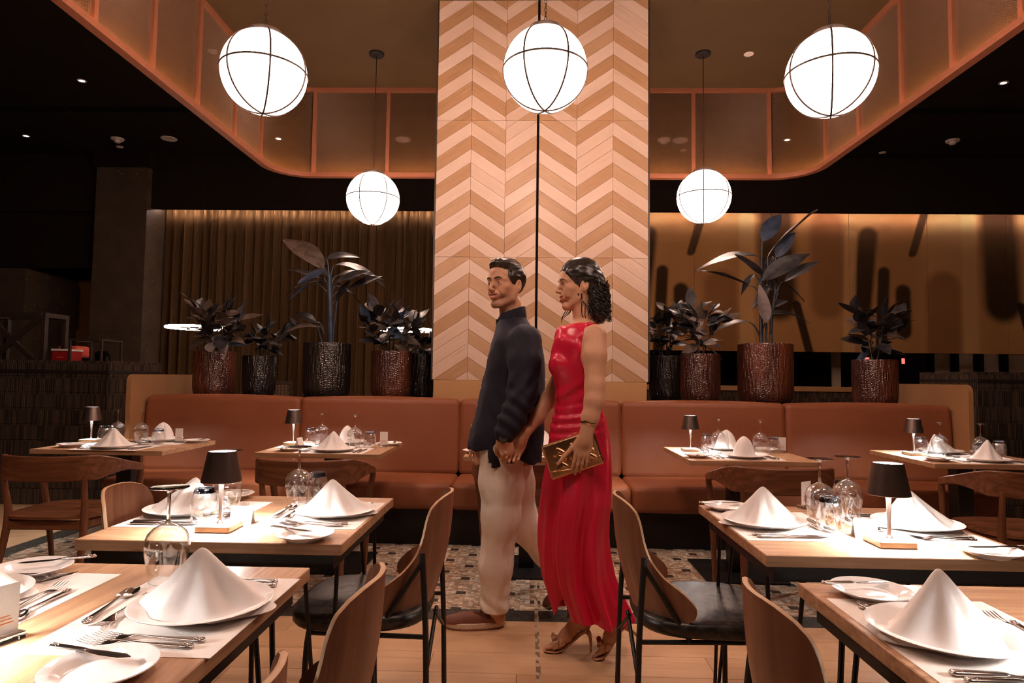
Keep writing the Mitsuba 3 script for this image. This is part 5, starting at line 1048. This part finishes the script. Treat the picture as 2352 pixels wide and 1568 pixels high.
# ---------------------------------------------------------------- the man: facing left, head turned to the camera's side, left leg planted
SKIN_M, SKIN_W = (.53, .275, .165), (.56, .30, .18)
man = thing('person', 'man in an untucked navy shirt and cream trousers walking left, holding the woman\'s hand', 'person')
HM = Rig((-.121, 3.232, 1.690), (-.616, -.788, .02), (0, 0, 1), 1.0)
WRM = (-.112, 2.988, .952)
HANDM = Rig(WRM, (.24, .03, -.97), (.10, -.99, 0)); HANDM.R[1] *= -1
MCURL = [(.55, .75, .5), (.6, .8, .5), (.65, .8, .5), (.7, .8, .5)]
HANDF = Rig((-.245, 3.46, .905), (-.12, 0, -.99), (0, 1, 0))
MT = [(.80, -.115, 3.25, .187, .200), (.90, -.112, 3.25, .187, .198), (1.05, -.092, 3.25, .170, .186), (1.20, -.076, 3.25, .154, .186), (1.32, -.065, 3.25, .141, .195), (1.395, -.060, 3.25, .128, .196), (1.445, -.066, 3.25, .108, .165), (1.485, -.076, 3.25, .088, .115), (1.515, -.082, 3.25, .074, .080), (1.53, -.083, 3.25, .068, .070)]
M_TORSO = [(z, cx, cy, hx - .035, hy - .035) for z, cx, cy, hx, hy in MT]
def man_body(P):
    d = tower(P, M_TORSO)
    d = smin(d, chain(P, [(-.085, 3.252, 1.47), (-.098, 3.250, 1.60)], [.060, .056], .02), .03)
    for s, pts in ((1, [(-.028, 3.075, 1.405), (-.036, 3.02, 1.13), (-.075, 3.00, 1.04), WRM]), (-1, [(-.05, 3.42, 1.405), (-.10, 3.47, 1.14), (-.18, 3.46, 1.03), (-.245, 3.46, .905)])): d = smin(d, chain(P, pts, [.050, .040, .037, .028], .02), .02)
    d = smin(d, chain(P, [(-.115, 3.16, .88), (-.127, 3.18, .52), (-.155, 3.215, .10)], [.085, .055, .036], .03), .03); d = smin(d, chain(P, [(-.10, 3.34, .88), (-.035, 3.37, .48), (.255, 3.45, .18)], [.085, .055, .036], .03), .03)
    d = smin(d, cap(P, (-.155, 3.215, .10), (-.13, 3.215, .055), .034, .030), .01)
    for rig, flip, zc, cur, th in ((HANDM, 1, .87, MCURL, [(.012, .018, -.004), (.040, .040, -.012), (.070, .046, -.030), (.092, .038, -.048)]), (HANDF, 1, .82, [(.4, .5, .4)] * 4, [(.012, .018, -.004), (.045, .042, -.012), (.078, .048, -.022), (.102, .046, -.034)])):
        m = np.linalg.norm(P - rig.o, axis=1) < .24
        if m.any(): d[m] = smin(d[m], hand_sdf(P[m], rig, cur, th), .02)
    m = P[:, 2] > 1.50
    if m.any(): d[m] = smin(d[m], head_sdf(HM.to(P[m]), None) * HM.k, .022)
    return d
body = relax(nets(man_body, (-.42, 2.84, .02), (.34, 3.62, 1.83), .0036), 3)
hl = lambda V: HM.to(V)
man_spots = [(lambda V: step(1.50, 1.56, V[:, 2]) * (1 - step(-.062, -.045, hl(V)[:, 2])) * step(-.02, .02, hl(V)[:, 0]) * .55, (.27, .135, .085)),
             (lambda V: (np.exp(-((hl(V)[:, 2] + .0605 - 8 * hl(V)[:, 1] ** 2) / .0045) ** 2) + np.exp(-((hl(V)[:, 2] + .079 - 14 * hl(V)[:, 1] ** 2) / .0055) ** 2)) * (np.abs(hl(V)[:, 1]) < .025) * step(.08, .09, hl(V)[:, 0]), (.40, .125, .085))]
part(man, 'body', skin(body, SKIN_M, man_spots))
eyes(man, HM, (-.75, -.66, .03)); teeth(man, HM)
brows(man, HM, 'm_hair', [(.011, .0185), (.022, .0225), (.034, .0245), (.047, .0200)], [.0026, .0040, .0034, .0014], False)
def man_hair(P):
    q = HM.to(P); y = np.abs(q[:, 1]); d = ell(q, (-.014, 0, .040), (.105, .0865, .100)); d = smin(d, ell(q, (.048, .006, .100), (.050, .058, .026)), .03)
    n = meshkit.noise(np.c_[q[:, 0] * 16 + 40, q[:, 1] * 130 + 40, q[:, 2] * 60 + 40]); d = d - .007 * (n - .5) - .004 * (meshkit.noise(np.c_[q[:, 0] * 30 + 9, q[:, 1] * 50 + 9, q[:, 2] * 30 + 9]) - .5)
    keep = .010 - .038 * step(.052, .074, y) * step(-.03, .0, -np.abs(q[:, 0] - .02) + .03) - (-q[:, 0] * .6 + q[:, 2] * .8)
    d = smax(d, keep, .008); d = smax(d, -.072 - q[:, 2], .01); d = smax(d, -ell(np.c_[q[:, 0], y, q[:, 2]], (-.010, .086, -.010), (.024, .020, .034)), .004)
    return smax(d, -ell(q, (-.012, 0, .030), (.088, .070, .080)), .002)
part(man, 'hair', shape(relax(nets(man_hair, (-.27, 3.08, 1.58), (.03, 3.39, 1.86), .003), 1), 'm_hair', True, fixed=False), label='short dark brown hair')
def shirt(P):
    q = P.copy(); n1 = meshkit.noise(np.c_[P[:, 0] * 11 + 20, P[:, 1] * 11 + 20, P[:, 2] * 4.2 + 7]); n2 = meshkit.noise(np.c_[P[:, 0] * 26 + 20, P[:, 1] * 26 + 20, P[:, 2] * 17 + 3 + P[:, 0] * 20])
    d = tower(P, MT, p=2.25); hem = .872 - .066 * step(-.16, .03, P[:, 0]) + .018 * np.cos((P[:, 0] + .1) * 9) + .008 * np.sin(P[:, 1] * 40)
    for s, pts in ((1, [(-.020, 3.075, 1.400), (-.018, 3.045, 1.30), (-.032, 3.012, 1.13), (-.078, 3.000, 1.03), (-.112, 2.992, .966)]), (-1, [(-.05, 3.42, 1.40), (-.07, 3.46, 1.28), (-.10, 3.47, 1.13), (-.18, 3.46, 1.03), (-.235, 3.46, .93)])):
        a = chain(P, pts, [.080, .079, .069, .057, .047], .02); t = P[:, 2]; a = a + .0055 * np.sin(t * 95 + P[:, 0] * 55 + 3 * n1) * np.exp(-((t - 1.06) / .10) ** 2) + .004 * np.sin(t * 60 - P[:, 0] * 90) * np.exp(-((t - 1.18) / .08) ** 2)
        d = smin(d, a, .022)
    d = d - .016 * (n1 - .5) * step(1.5, 1.3, P[:, 2]) - .006 * (n2 - .5)
    d = smax(d, hem - P[:, 2] - 10 * (np.abs(P[:, 1] - 3.25) > .215) * 0 if False else np.where((np.abs(P[:, 1] - 3.25) > .192) & (P[:, 2] < 1.1), -1.0, hem - P[:, 2]), .004)
    d = smax(d, -chain(P, [(-.10, 3.245, 1.50), (-.115, 3.238, 1.60)], [.060, .062], .01), .004)
    d = smax(d, P[:, 2] - (1.523 + .12 * (P[:, 0] + .083)), .006)
    return d
part(man, 'shirt', shape(relax(nets(shirt, (-.36, 2.86, .78), (.16, 3.58, 1.58), .0048), 2), 'm_shirt', True, fixed=False), label='untucked navy linen shirt')
def collar():
    a = np.linspace(math.radians(212), math.radians(212 + 325), 46); R = []
    for t in a:
        c, s = math.cos(t), math.sin(t); k = .12 * c; p = []
        for r, z in ((.0665, 1.497), (.0685, 1.524), (.066, 1.556), (.069, 1.558), (.0725, 1.525), (.0715, 1.495)): p.append((-.088 + r * 1.06 * c - .10 * (z - 1.5), 3.249 + r * s, z + .03 * c * .9 - .012 * (c < -.7)))
        R.append(p)
    return loft(R)
part(man, 'shirt__collar', shape(collar(), 'm_shirt', 45)) if False else part(man, 'collar', shape(collar(), 'm_shirt', 45), label='stand collar of the navy shirt')
for z in (1.475, 1.415, 1.335, 1.255, 1.17, 1.085, .985):
    f = [float(scipy_pchip(np.array(MT)[:, 0], np.array(MT)[:, i])(z)) for i in range(1, 5)]; a = math.radians(197); c, s = math.cos(a), math.sin(a); r = 1 / (abs(c) ** 2.25 + abs(s) ** 2.25) ** (1 / 2.25)
    part(man, 'button', shape(xf(lathe([(0, 0), (.0062, 0), (.0066, .0015), (.005, .0028), (0, .0022)], 14), A4(f[0] + f[2] * r * c - .003, f[1] + f[3] * r * s, z, ry=-90)), 'm_button', 40))
def trousers(P):
    n = meshkit.noise(np.c_[P[:, 0] * 24 + 9, P[:, 1] * 24 + 9, P[:, 2] * 5 + 4]); n2 = meshkit.noise(np.c_[P[:, 0] * 50 + 9, P[:, 1] * 50 + 9, P[:, 2] * 13 + 4])
    A = chain(P, [(-.118, 3.16, .88), (-.125, 3.168, .72), (-.127, 3.182, .54), (-.150, 3.20, .30), (-.155, 3.215, .10)], [.116, .101, .084, .073, .067], .05)
    B = chain(P, [(-.10, 3.34, .88), (-.07, 3.355, .68), (-.035, 3.37, .485), (.10, 3.42, .325), (.245, 3.45, .19)], [.114, .10, .086, .073, .064], .04)
    w = .010 * (n - .5) + .005 * (n2 - .5); A = A - w - .004 * np.sin(P[:, 1] * 70 + P[:, 2] * 9) * step(.75, .5, P[:, 2]) - .006 * np.sin(P[:, 2] * 70 + P[:, 0] * 60) * np.exp(-((P[:, 2] - .12) / .05) ** 2); B = B - w
    A = smax(A, .088 - P[:, 2] + .25 * (P[:, 0] + .155) * -.6, .004); B = smax(B, (P - [.245, 3.45, .185]) @ np.array([.69, 0, -.72]), .004)
    d = smin(A, B, .035); d = smin(d, ell(P, (-.108, 3.25, .90), (.128, .178, .12)), .03); return smax(d, P[:, 2] - .98, .01)
part(man, 'trousers', shape(relax(nets(trousers, (-.28, 3.02, .06), (.34, 3.50, 1.0), .005), 2), 'm_trousers', True, fixed=False), label='cream linen trousers')
def outline(n=60):
    a = np.arange(n) * 2 * PI / n; c, s = np.cos(a), np.sin(a); x = .150 * c; w = np.interp(x, [-.15, -.11, -.05, .03, .11, .15], [.030, .044, .047, .038, .034, .022]); return np.c_[x, w * np.sign(s) * np.abs(s) ** .75 + .004 * np.cos(2 * a)]
def slip_on():
    o = outline(); rr = lambda s, z: np.c_[o * [s, s * (1 + .0)], np.full(len(o), z)]
    sole = loft([rr(.97, .008), rr(1.0, .012), rr(1.01, .020), rr(1.0, .030), rr(.965, .033)]); rub = loft([rr(.94, 0), rr(.965, .002), rr(.965, .0078)])
    def up(P):
        d = smin(ell(P, (-.085, 0, .030), (.070, .042, .036)), ell(P, (-.01, 0, .038), (.085, .040, .045)), .02); d = smin(d, ell(P, (.095, 0, .045), (.050, .034, .055)), .03)
        d = smax(d, .028 - P[:, 2], .003); d = smax(d, P[:, 2] - (.074 + .12 * np.maximum(P[:, 0] - .03, 0) * 0 + .02 * step(.02, .10, P[:, 0])), .004); return smax(d, -smin(ell(P, (.055, 0, .085), (.062, .029, .05)), ell(P, (.085, 0, .06), (.042, .027, .05)), .02), .003)
    return [('upper', shape(relax(nets(up, (-.17, -.06, .02), (.17, .06, .12), .004), 2), 'm_shoe', True, fixed=False)), ('upper/sole', shape(sole, 'm_rope_sole', 50), 'pale woven rope sole'), ('upper/tread', shape(rub, 'm_rubber', 50))]
def wear(owner, name, parts, M, label):
    at = {}; root = None
    for n, d, *lab in parts:
        leaf = n.rpartition('/')[2]
        if root is None: root = part(owner, name, d, M, label)
        else: part(root, leaf, d, M, lab[0] if lab else None)
SLIP = slip_on()
wear(man, 'shoe', SLIP, A4(-.252, 3.222, .0006, rz=4), 'brown slip-on shoe'); wear(man, 'shoe', SLIP, A4(.112 + .150 * .80, 3.458, .004 + .150 * .60, ry=-37), 'brown slip-on shoe')
wx = A4(*HANDM.o, rz=0); k = part(man, 'watch', shape(xf(lathe([(.034, -.011), (.0365, -.011), (.0365, .011), (.034, .011), (.034, -.011)], 32), A4(-.1115, 2.990, .946, rx=0, ry=10, s=(1.05, .86, 1))), 'm_watch', 40), label='black wristwatch with a round dark dial')
part(k, 'case', shape(xf(lathe([(0, 0), (.0215, 0), (.0225, .003), (.0215, .010), (.0185, .0105), (0, .0095)], 32), A4(-.112, 2.961, .946, rx=90)), 'm_watch', 40)); part(k, 'dial', shape(xf(lathe([(0, .0008), (.0182, .0008), (.0182, 0), (0, 0)], 32), A4(-.112, 2.9508, .946, rx=90)), 'm_watch_dial', 40))

# ---------------------------------------------------------------- the woman: profile to the left, clutch in her left hand, right hand in his
wom = thing('person', 'woman in a long crimson satin dress walking left, holding a gold clutch', 'person')
HW = Rig((.226, 2.952, 1.651), (-.985, -.17, -.03), (-.03, 0, 1), .915)
WRW = (.243, 2.735, .978)
HANDC = Rig(WRW, (-.20, .010, -.98), (0, -1, 0)); HANDC.R[1] *= -1
HANDR = Rig((-.028, 3.030, .945), (-.42, -.03, -.90), (-.05, 1, 0))
W_T = [(.83, .228, 2.95, .128, .150), (.95, .230, 2.95, .124, .152), (1.04, .231, 2.95, .110, .138), (1.12, .228, 2.95, .094, .120), (1.20, .224, 2.95, .097, .126), (1.285, .221, 2.95, .107, .137), (1.345, .228, 2.95, .098, .142), (1.40, .240, 2.95, .085, .140), (1.445, .248, 2.95, .068, .112), (1.475, .248, 2.95, .052, .062)]
def woman_body(P):
    d = tower(P, W_T, p=2.2); d = smin(d, chain(P, [(.254, 2.95, 1.45), (.240, 2.951, 1.59)], [.050, .046], .02), .03)
    d = smin(d, ell(P, (.142, 2.895, 1.285), (.036, .05, .045)), .03); d = smin(d, ell(P, (.142, 3.005, 1.285), (.036, .05, .045)), .03)
    d = smin(d, chain(P, [(.290, 2.826, 1.412), (.284, 2.792, 1.32), (.283, 2.760, 1.19), (.279, 2.745, 1.13), (.262, 2.738, 1.06), WRW], [.050, .050, .040, .039, .034, .0235], .025), .022)
    d = smin(d, chain(P, [(.235, 3.085, 1.41), (.175, 3.12, 1.27), (.100, 3.140, 1.12), (.045, 3.095, 1.04), (-.028, 3.030, .945)], [.048, .044, .037, .033, .0235], .025), .022)
    for pts in ([(.23, 2.98, .85), (.19, 2.985, .50), (.232, 2.972, .165)], [(.235, 2.91, .85), (.255, 2.91, .48), (.390, 2.905, .205)]): d = smin(d, chain(P, pts, [.082, .052, .031], .03), .03)
    d = smin(d, chain(P, [(.232, 2.972, .165), (.262, 2.972, .122)], [.030, .026], .01), .012); d = smin(d, chain(P, [(.235, 2.972, .140), (.185, 2.972, .072), (.148, 2.972, .036)], [.030, .029, .026], .015), .02)
    for i, yy in enumerate((2.953, 2.964, 2.974, 2.983, 2.991)): d = smin(d, cap(P, (.150, yy * .6 + 2.972 * .4, .030), (.094 + .007 * i, yy, .021), .013, .0085), .006)
    d = smin(d, chain(P, [(.390, 2.905, .205), (.425, 2.905, .165)], [.030, .026], .01), .012); d = smin(d, chain(P, [(.395, 2.905, .180), (.372, 2.905, .100), (.350, 2.905, .048)], [.030, .028, .024], .015), .02)
    for i, yy in enumerate((2.888, 2.897, 2.906, 2.914, 2.921)): d = smin(d, cap(P, (.352, yy * .6 + 2.905 * .4, .048), (.306 + .006 * i, yy, .022), .012, .0085), .006)
    for rig, cur, th in ((HANDC, [(.10, .16, .12), (.12, .18, .14), (.12, .2, .15), (.10, .2, .15)], [(.018, .020, -.002), (.058, .046, -.004), (.100, .072, -.003), (.136, .090, -.002)]), (HANDR, [(.6, .7, .5)] * 4, [(.012, .018, -.004), (.042, .040, -.014), (.072, .046, -.030), (.094, .040, -.046)])):
        m = np.linalg.norm(P - rig.o, axis=1) < .24
        if m.any(): d[m] = smin(d[m], hand_sdf(P[m] + 0, rig, cur, th) + .0012, .018)
    m = P[:, 2] > 1.48
    if m.any(): d[m] = smin(d[m], head_sdf(HW.to(P[m]), None, True) * HW.k, .022)
    return d
bodyw = relax(nets(woman_body, (-.18, 2.66, .0), (.46, 3.22, 1.79), .0034), 3)
hw = lambda V: HW.to(V)
part(wom, 'body', skin(bodyw, SKIN_W, [(lambda V: (np.exp(-((hw(V)[:, 2] + .0605 - 8 * hw(V)[:, 1] ** 2) / .0045) ** 2) + np.exp(-((hw(V)[:, 2] + .079 - 14 * hw(V)[:, 1] ** 2) / .0055) ** 2)) * (np.abs(hw(V)[:, 1]) < .026) * step(.078, .088, hw(V)[:, 0]), (.45, .075, .060))]))
eyes(wom, HW, (-.99, -.10, -.06)); teeth(wom, HW)
brows(wom, HW, 'm_hair_black', [(.012, .0195), (.024, .0245), (.036, .0265), (.048, .0215)], [.0016, .0026, .0022, .0009], True); brows(wom, HW, 'm_hair_black', [(.020, .0020), (.027, .0046), (.036, .0048), (.045, .0028)], [.0008, .0016, .0018, .0012], True, 'eyelash', .0012)
def hair_w(q):
    y = np.abs(q[:, 1]); d = ell(q, (-.014, 0, .042), (.109, .091, .103)); keep = -.026 - (-q[:, 0] * .75 + q[:, 2] * .66)
    d = smax(d, keep, .010); d = smax(d, -ell(np.c_[q[:, 0], y, q[:, 2]], (.004, .092, -.022), (.024, .022, .040)), .006)
    b = smin(ell(q, (-.082, 0, -.035), (.058, .088, .120)), ell(q, (-.088, 0, -.115), (.060, .092, .078)), .03); b = smax(b, -ell(q, (.03, 0, -.10), (.085, .07, .10)), .02)
    return smin(d, b, .02)
def woman_hair(P):
    q = HW.to(P); n = meshkit.noise(np.c_[q[:, 0] * 70 + 50, q[:, 1] * 70 + 50, q[:, 2] * 34 + 50]); m = meshkit.noise(np.c_[q[:, 0] * 24 + 50, q[:, 1] * 90 + 50, q[:, 2] * 60 + 50]); low = step(.02, -.06, q[:, 2])
    d = hair_w(q) - (.020 * low) * (n - .5) - .005 * (m - .5); return smax(d * HW.k, -ell(q, (-.012, 0, .030), (.088, .070, .080)) * HW.k, .002)
part(wom, 'hair', shape(relax(nets(woman_hair, (.08, 2.80, 1.44), (.42, 3.10, 1.80), .0036), 1), 'm_hair_black', True, fixed=False), label='dark curly hair to the neck')
qr = np.random.RandomState(21); paths = []
for i in range(170):
    a = qr.rand() * 2 * PI; z0 = .02 - .13 * qr.rand(); L = .05 + .05 * qr.rand(); ph, rad, nt = qr.rand() * 6, .006 + .006 * qr.rand(), 1.2 + 1.6 * qr.rand(); u = np.linspace(0, 1, 22)
    cx, cy = -.086 + .056 * math.cos(a), .088 * math.sin(a)
    if cx > -.045 and abs(cy) < .06: continue
    q = np.c_[cx + rad * np.cos(ph + nt * 2 * PI * u) - .012 * u * math.cos(a) * -1, cy + rad * np.sin(ph + nt * 2 * PI * u) + .006 * u * math.sin(a), z0 - L * u]
    q[:, 2] = np.maximum(q[:, 2], -.198 + .02 * qr.rand()); paths.append(np.array([HW.out(p) for p in q]))
for s, y0 in ((1, .062), (-1, -.05)):
    for i in range(5): u = np.linspace(0, 1, 16); paths.append(np.array([HW.out((.004 + .006 * i - .05 * t * (s > 0) + .012 * math.sin(5 * t + i) + (.045 * t if s < 0 else 0), y0 + .012 * math.cos(5 * t + i), -.05 - (.085 + .012 * i) * t)) for t in u]))
strands(wom, 'curl', 'm_hair_black', paths, .0034, 'loose curls')
def bodice(P):
    n = meshkit.noise(np.c_[P[:, 0] * 14 + 20, P[:, 1] * 14 + 20, P[:, 2] * 5 + P[:, 0] * 8 + 7]); t2 = [(z, cx - .001, cy, hx + .009, hy + .006) for z, cx, cy, hx, hy in W_T]; d = tower(P, t2, p=2.2)
    for yy in (2.895, 3.005): d = smin(d, ell(P, (.141, yy, 1.285), (.040, .054, .050)), .035)
    d = smin(d, ell(P, (.15, 2.95, 1.385), (.030, .09, .075)), .05)                             # cloth hanging from the neckline
    d = d - .010 * (n - .5) - .004 * np.sin(P[:, 1] * 60 + P[:, 2] * 38 + P[:, 0] * 70) * np.exp(-((P[:, 2] - 1.36) / .09) ** 2) - .003 * np.sin(P[:, 2] * 80 - P[:, 0] * 60) * np.exp(-((P[:, 2] - 1.17) / .06) ** 2)
    d = smin(d, chain(P, [(.256, 2.865, 1.452), (.266, 2.845, 1.46), (.285, 2.850, 1.44)], [.012, .013, .012], .01), .02); d = smin(d, chain(P, [(.245, 3.04, 1.452), (.262, 3.055, 1.455)], [.012, .013], .01), .02)
    for s in (-1, 1): d = smax(d, -smin(ell(P, (.292, 2.95 + s * .150, 1.33), (.050, .060, .098)), cap(P, (.288, 2.95 + s * .135, 1.41), (.283, 2.95 + s * .17, 1.30), .046, .05), .02), .006)
    d = smax(d, -ell(P, (.252, 2.95, 1.530), (.082, .082, .068)), .006); return smax(smax(d, P[:, 2] - 1.475, .006), 1.095 - P[:, 2], .004)
part(wom, 'dress', shape(relax(nets(bodice, (.05, 2.74, 1.07), (.40, 3.17, 1.50), .0042), 2), 'm_satin', True, fixed=False), label='long crimson satin dress, its top')
def skirt():
    S = np.array([(1.118, .227, .104, .132), (1.09, .228, .108, .136), (1.04, .231, .121, .146), (.98, .230, .131, .156), (.90, .229, .138, .163), (.82, .226, .142, .165), (.73, .222, .146, .166), (.53, .212, .148, .160), (.36, .230, .150, .156), (.27, .262, .152, .158), (.20, .292, .154, .160), (.165, .304, .156, .162)]); o = np.argsort(S[:, 0]); S = S[o]
    f = [scipy_pchip(S[:, 0], S[:, i]) for i in (1, 2, 3)]; n, m = 220, 110; th = np.arange(n) * 2 * PI / n; R = []
    hem = .172 + .030 * np.exp(-(np.angle(np.exp(1j * (th - PI))) / .55) ** 2) + .085 * np.exp(-(np.angle(np.exp(1j * (th - PI - .62))) / .17) ** 2) + .012 * np.sin(3 * th + 1)
    for u in np.linspace(0, 1, m):
        z = 1.118 + (hem - 1.118) * u; cx, hx, hy = f[0](z), f[1](z), f[2](z); g = u ** 1.3
        tw = th + .55 * u; fold = .021 * g * np.sin(7 * tw + 1.2 * np.sin(2 * th + 3 * u)) + .012 * g * np.sin(13 * tw - 2.2 * u + 1) + .006 * np.sin(5 * th + 9 * u) * min(1, 4 * u)
        ru = .0050 * np.sin(150 * (1.118 - z) + 3.2 * np.cos(th - .5)) * np.exp(-((z - 1.02) / .075) ** 2) * (.6 + .4 * np.cos(th - PI - .6))
        q = 1 + (fold + ru) / hx; p = 2.15; r = 1 / (np.abs(np.cos(th)) ** p + np.abs(np.sin(th)) ** p) ** (1 / p)
        R.append(np.c_[cx + hx * q * r * np.cos(th), 2.95 + hy * q * r * np.sin(th), z])
    O = np.array(R); c = O.mean(1, keepdims=True); I = c + (O - c) * (1 - .0025 / np.maximum(np.linalg.norm((O - c)[..., :2], axis=-1, keepdims=True), .02)) * [1, 1, 1]
    v, fo = loft(np.concatenate([O, I[::-1]], 0), False); return v, fo[:, ::-1]
part(wom, 'skirt', shape(skirt(), 'm_satin', True, fixed=False), label='flowing ankle-length crimson satin skirt of the dress, gathered at the waist')
k = part(wom, 'bracelet', mikit.ply((lambda m: (m[0] + .0022 * (meshkit.noise(m[0] * 95 + 30)[:, None] - .5) * 2 * np.c_[m[0][:, 0] * 30, m[0][:, 1] * 30, m[0][:, 2] * 0] * .9, m[1]))((lathe([(.0335, -.0185), (.0355, -.0185), (.0368, -.012), (.0368, 0), (.0368, .012), (.0355, .0185), (.0335, .0185), (.0335, -.0185)], 60)[0], lathe([(.0335, -.0185), (.0355, -.0185), (.0368, -.012), (.0368, 0), (.0368, .012), (.0355, .0185), (.0335, .0185), (.0335, -.0185)], 60)[1])), 'm_bracelet', False, to_world=tm(A4(.2595, 2.738, 1.050, ry=12))), label='wide hammered gold cuff')
def sandal(foot, ball, heel, toe_z, spike, ank, y):
    """Sole along foot (points x, z), a spike heel, straps and a bow."""
    P = curve([(x, y, z) for x, z in foot], 20); w = np.interp(np.linspace(0, 1, 20), [0, .1, .3, .6, .85, 1], [.020, .034, .038, .026, .026, .020]); d = np.gradient(P, axis=0); d /= np.linalg.norm(d, axis=1, keepdims=True); R = []
    for p, e, k in zip(P, d, w): nn = np.array([-e[2], 0, e[0]]); nn = nn if nn[2] > 0 else -nn; R.append([p + [0, -k, 0], p + [0, -k * .8, 0] - nn * .006, p + [0, k * .8, 0] - nn * .006, p + [0, k, 0], p + [0, k * .8, 0] + nn * .0025, p + [0, -k * .8, 0] + nn * .0025])
    out = [('sole', shape(loft(R), 'm_nude', 50)), ('sole/heel', shape(tube(curve([(heel[0] - .022, y, heel[1] + .004), (heel[0] - .006, y, heel[1] - .014), ((heel[0] + spike[0]) / 2, y, (heel[1] + spike[1]) / 2), (spike[0], y, spike[1])], 12), np.interp(np.linspace(0, 1, 12), [0, .2, .5, 1], [.012, .013, .0075, .0052]), 12), 'm_nude', 50))]
    a = np.linspace(-.15, PI + .15, 16); bx, bz = ball
    for s in (0, 1): out.append(('sole/strap', shape(loft([[(bx - .012 + .030 * s + ww, y + (.038 - .003 * s) * math.cos(t), bz - .008 + .012 * s + (.036 - .000 * s) * math.sin(t) + hh) for ww, hh in ((-.012, 0), (.012, .008), (.012, .010), (-.012, .002))] for t in a]), 'm_nude', 60)))
    out.append(('sole/ankle_strap', shape(ring_tube(.0335, .0042, 36, 6, A4(*ank, ry=-8)), 'm_nude', True))); out.append(('sole/heel_strap', shape(tube(curve([(ank[0] + .030, y - .012, ank[2] - .004), (heel[0] - .004, y - .022, heel[1] + .035), (heel[0] - .030, y - .028, heel[1] + .004)], 10), .0042, 6), 'm_nude', True)))
    for s in (-1, 1): out.append(('sole/bow', shape(xf(trimesh_sphere(1, 2), A4(bx - .018, y + s * .016, bz + .030, rx=s * 25, s=(.012, .020, .008))), 'm_nude', True)))
    return out
wear(wom, 'sandal', sandal([(.082, .008), (.110, .008), (.150, .009), (.195, .038), (.250, .086), (.288, .096)], (.145, .032), (.292, .092), .01, (.293, .001), (.236, 2.972, .168), 2.972), np.eye(4), 'nude high-heeled sandal with a bow')
wear(wom, 'sandal', sandal([(.296, .006), (.316, .009), (.346, .022), (.378, .068), (.415, .128), (.445, .150)], (.342, .045), (.450, .146), .01, (.505, .080), (.392, 2.905, .208), 2.905), np.eye(4), 'nude high-heeled sandal with a bow')
# the clutch she holds
ck = thing('clutch_bag', 'gold quilted clutch bag in the left hand of the woman', 'clutch bag'); CM = A4(.1915, 2.7655, .9005, rz=1) @ A4(ry=-19)
part(ck, 'body', shape(pad(.226, .020, .143, .006, .003, 10), 'm_gold', 50), CM)
e = np.array([(-.113, 0, -.0715), (.113, 0, -.0715), (.113, 0, .0715), (-.113, 0, .0715), (-.113, 0, -.0715)]); part(ck, 'piping', shape(cat(*[tube([a, b], .0042, 8) for a, b in zip(e[:-1], e[1:])]), 'm_gold', True), CM)
fl = np.c_[np.linspace(-.110, .110, 23), np.linspace(-.110, .110, 23) * 0 - .0125, -.045 - .010 * np.cos(np.linspace(-.110, .110, 23) * 20)]; part(ck, 'flap_edge', shape(tube(fl, .0032, 8), 'm_gold', True), CM)
Lq, Wq, pads = .044, .022, pad(.042, .013, .0205, .0062, .002, 6)
for i in range(-8, 9):
    for j in range(-8, 9):
        for s in (0, 1):
            u, v = (i * Wq * 2 + j * Wq + (Wq / 2 if s else 0) * 1, j * Wq + (0 if s == 0 else Wq * 1.5) - 2 * Wq * 0)
            a, b = ((i * 4 + j) * Wq + (0 if s == 0 else 1.5 * Wq), j * Wq + (0 if s == 0 else .5 * Wq))
            x, z = (a - b) * math.sqrt(.5), (a + b) * math.sqrt(.5)
            if abs(x) < .096 and abs(z) < .055: part(ck, 'quilt', shape(pads, 'm_gold', 50), CM @ A4(x, -.0095, z) @ A4(ry=-45 if s == 0 else 45))
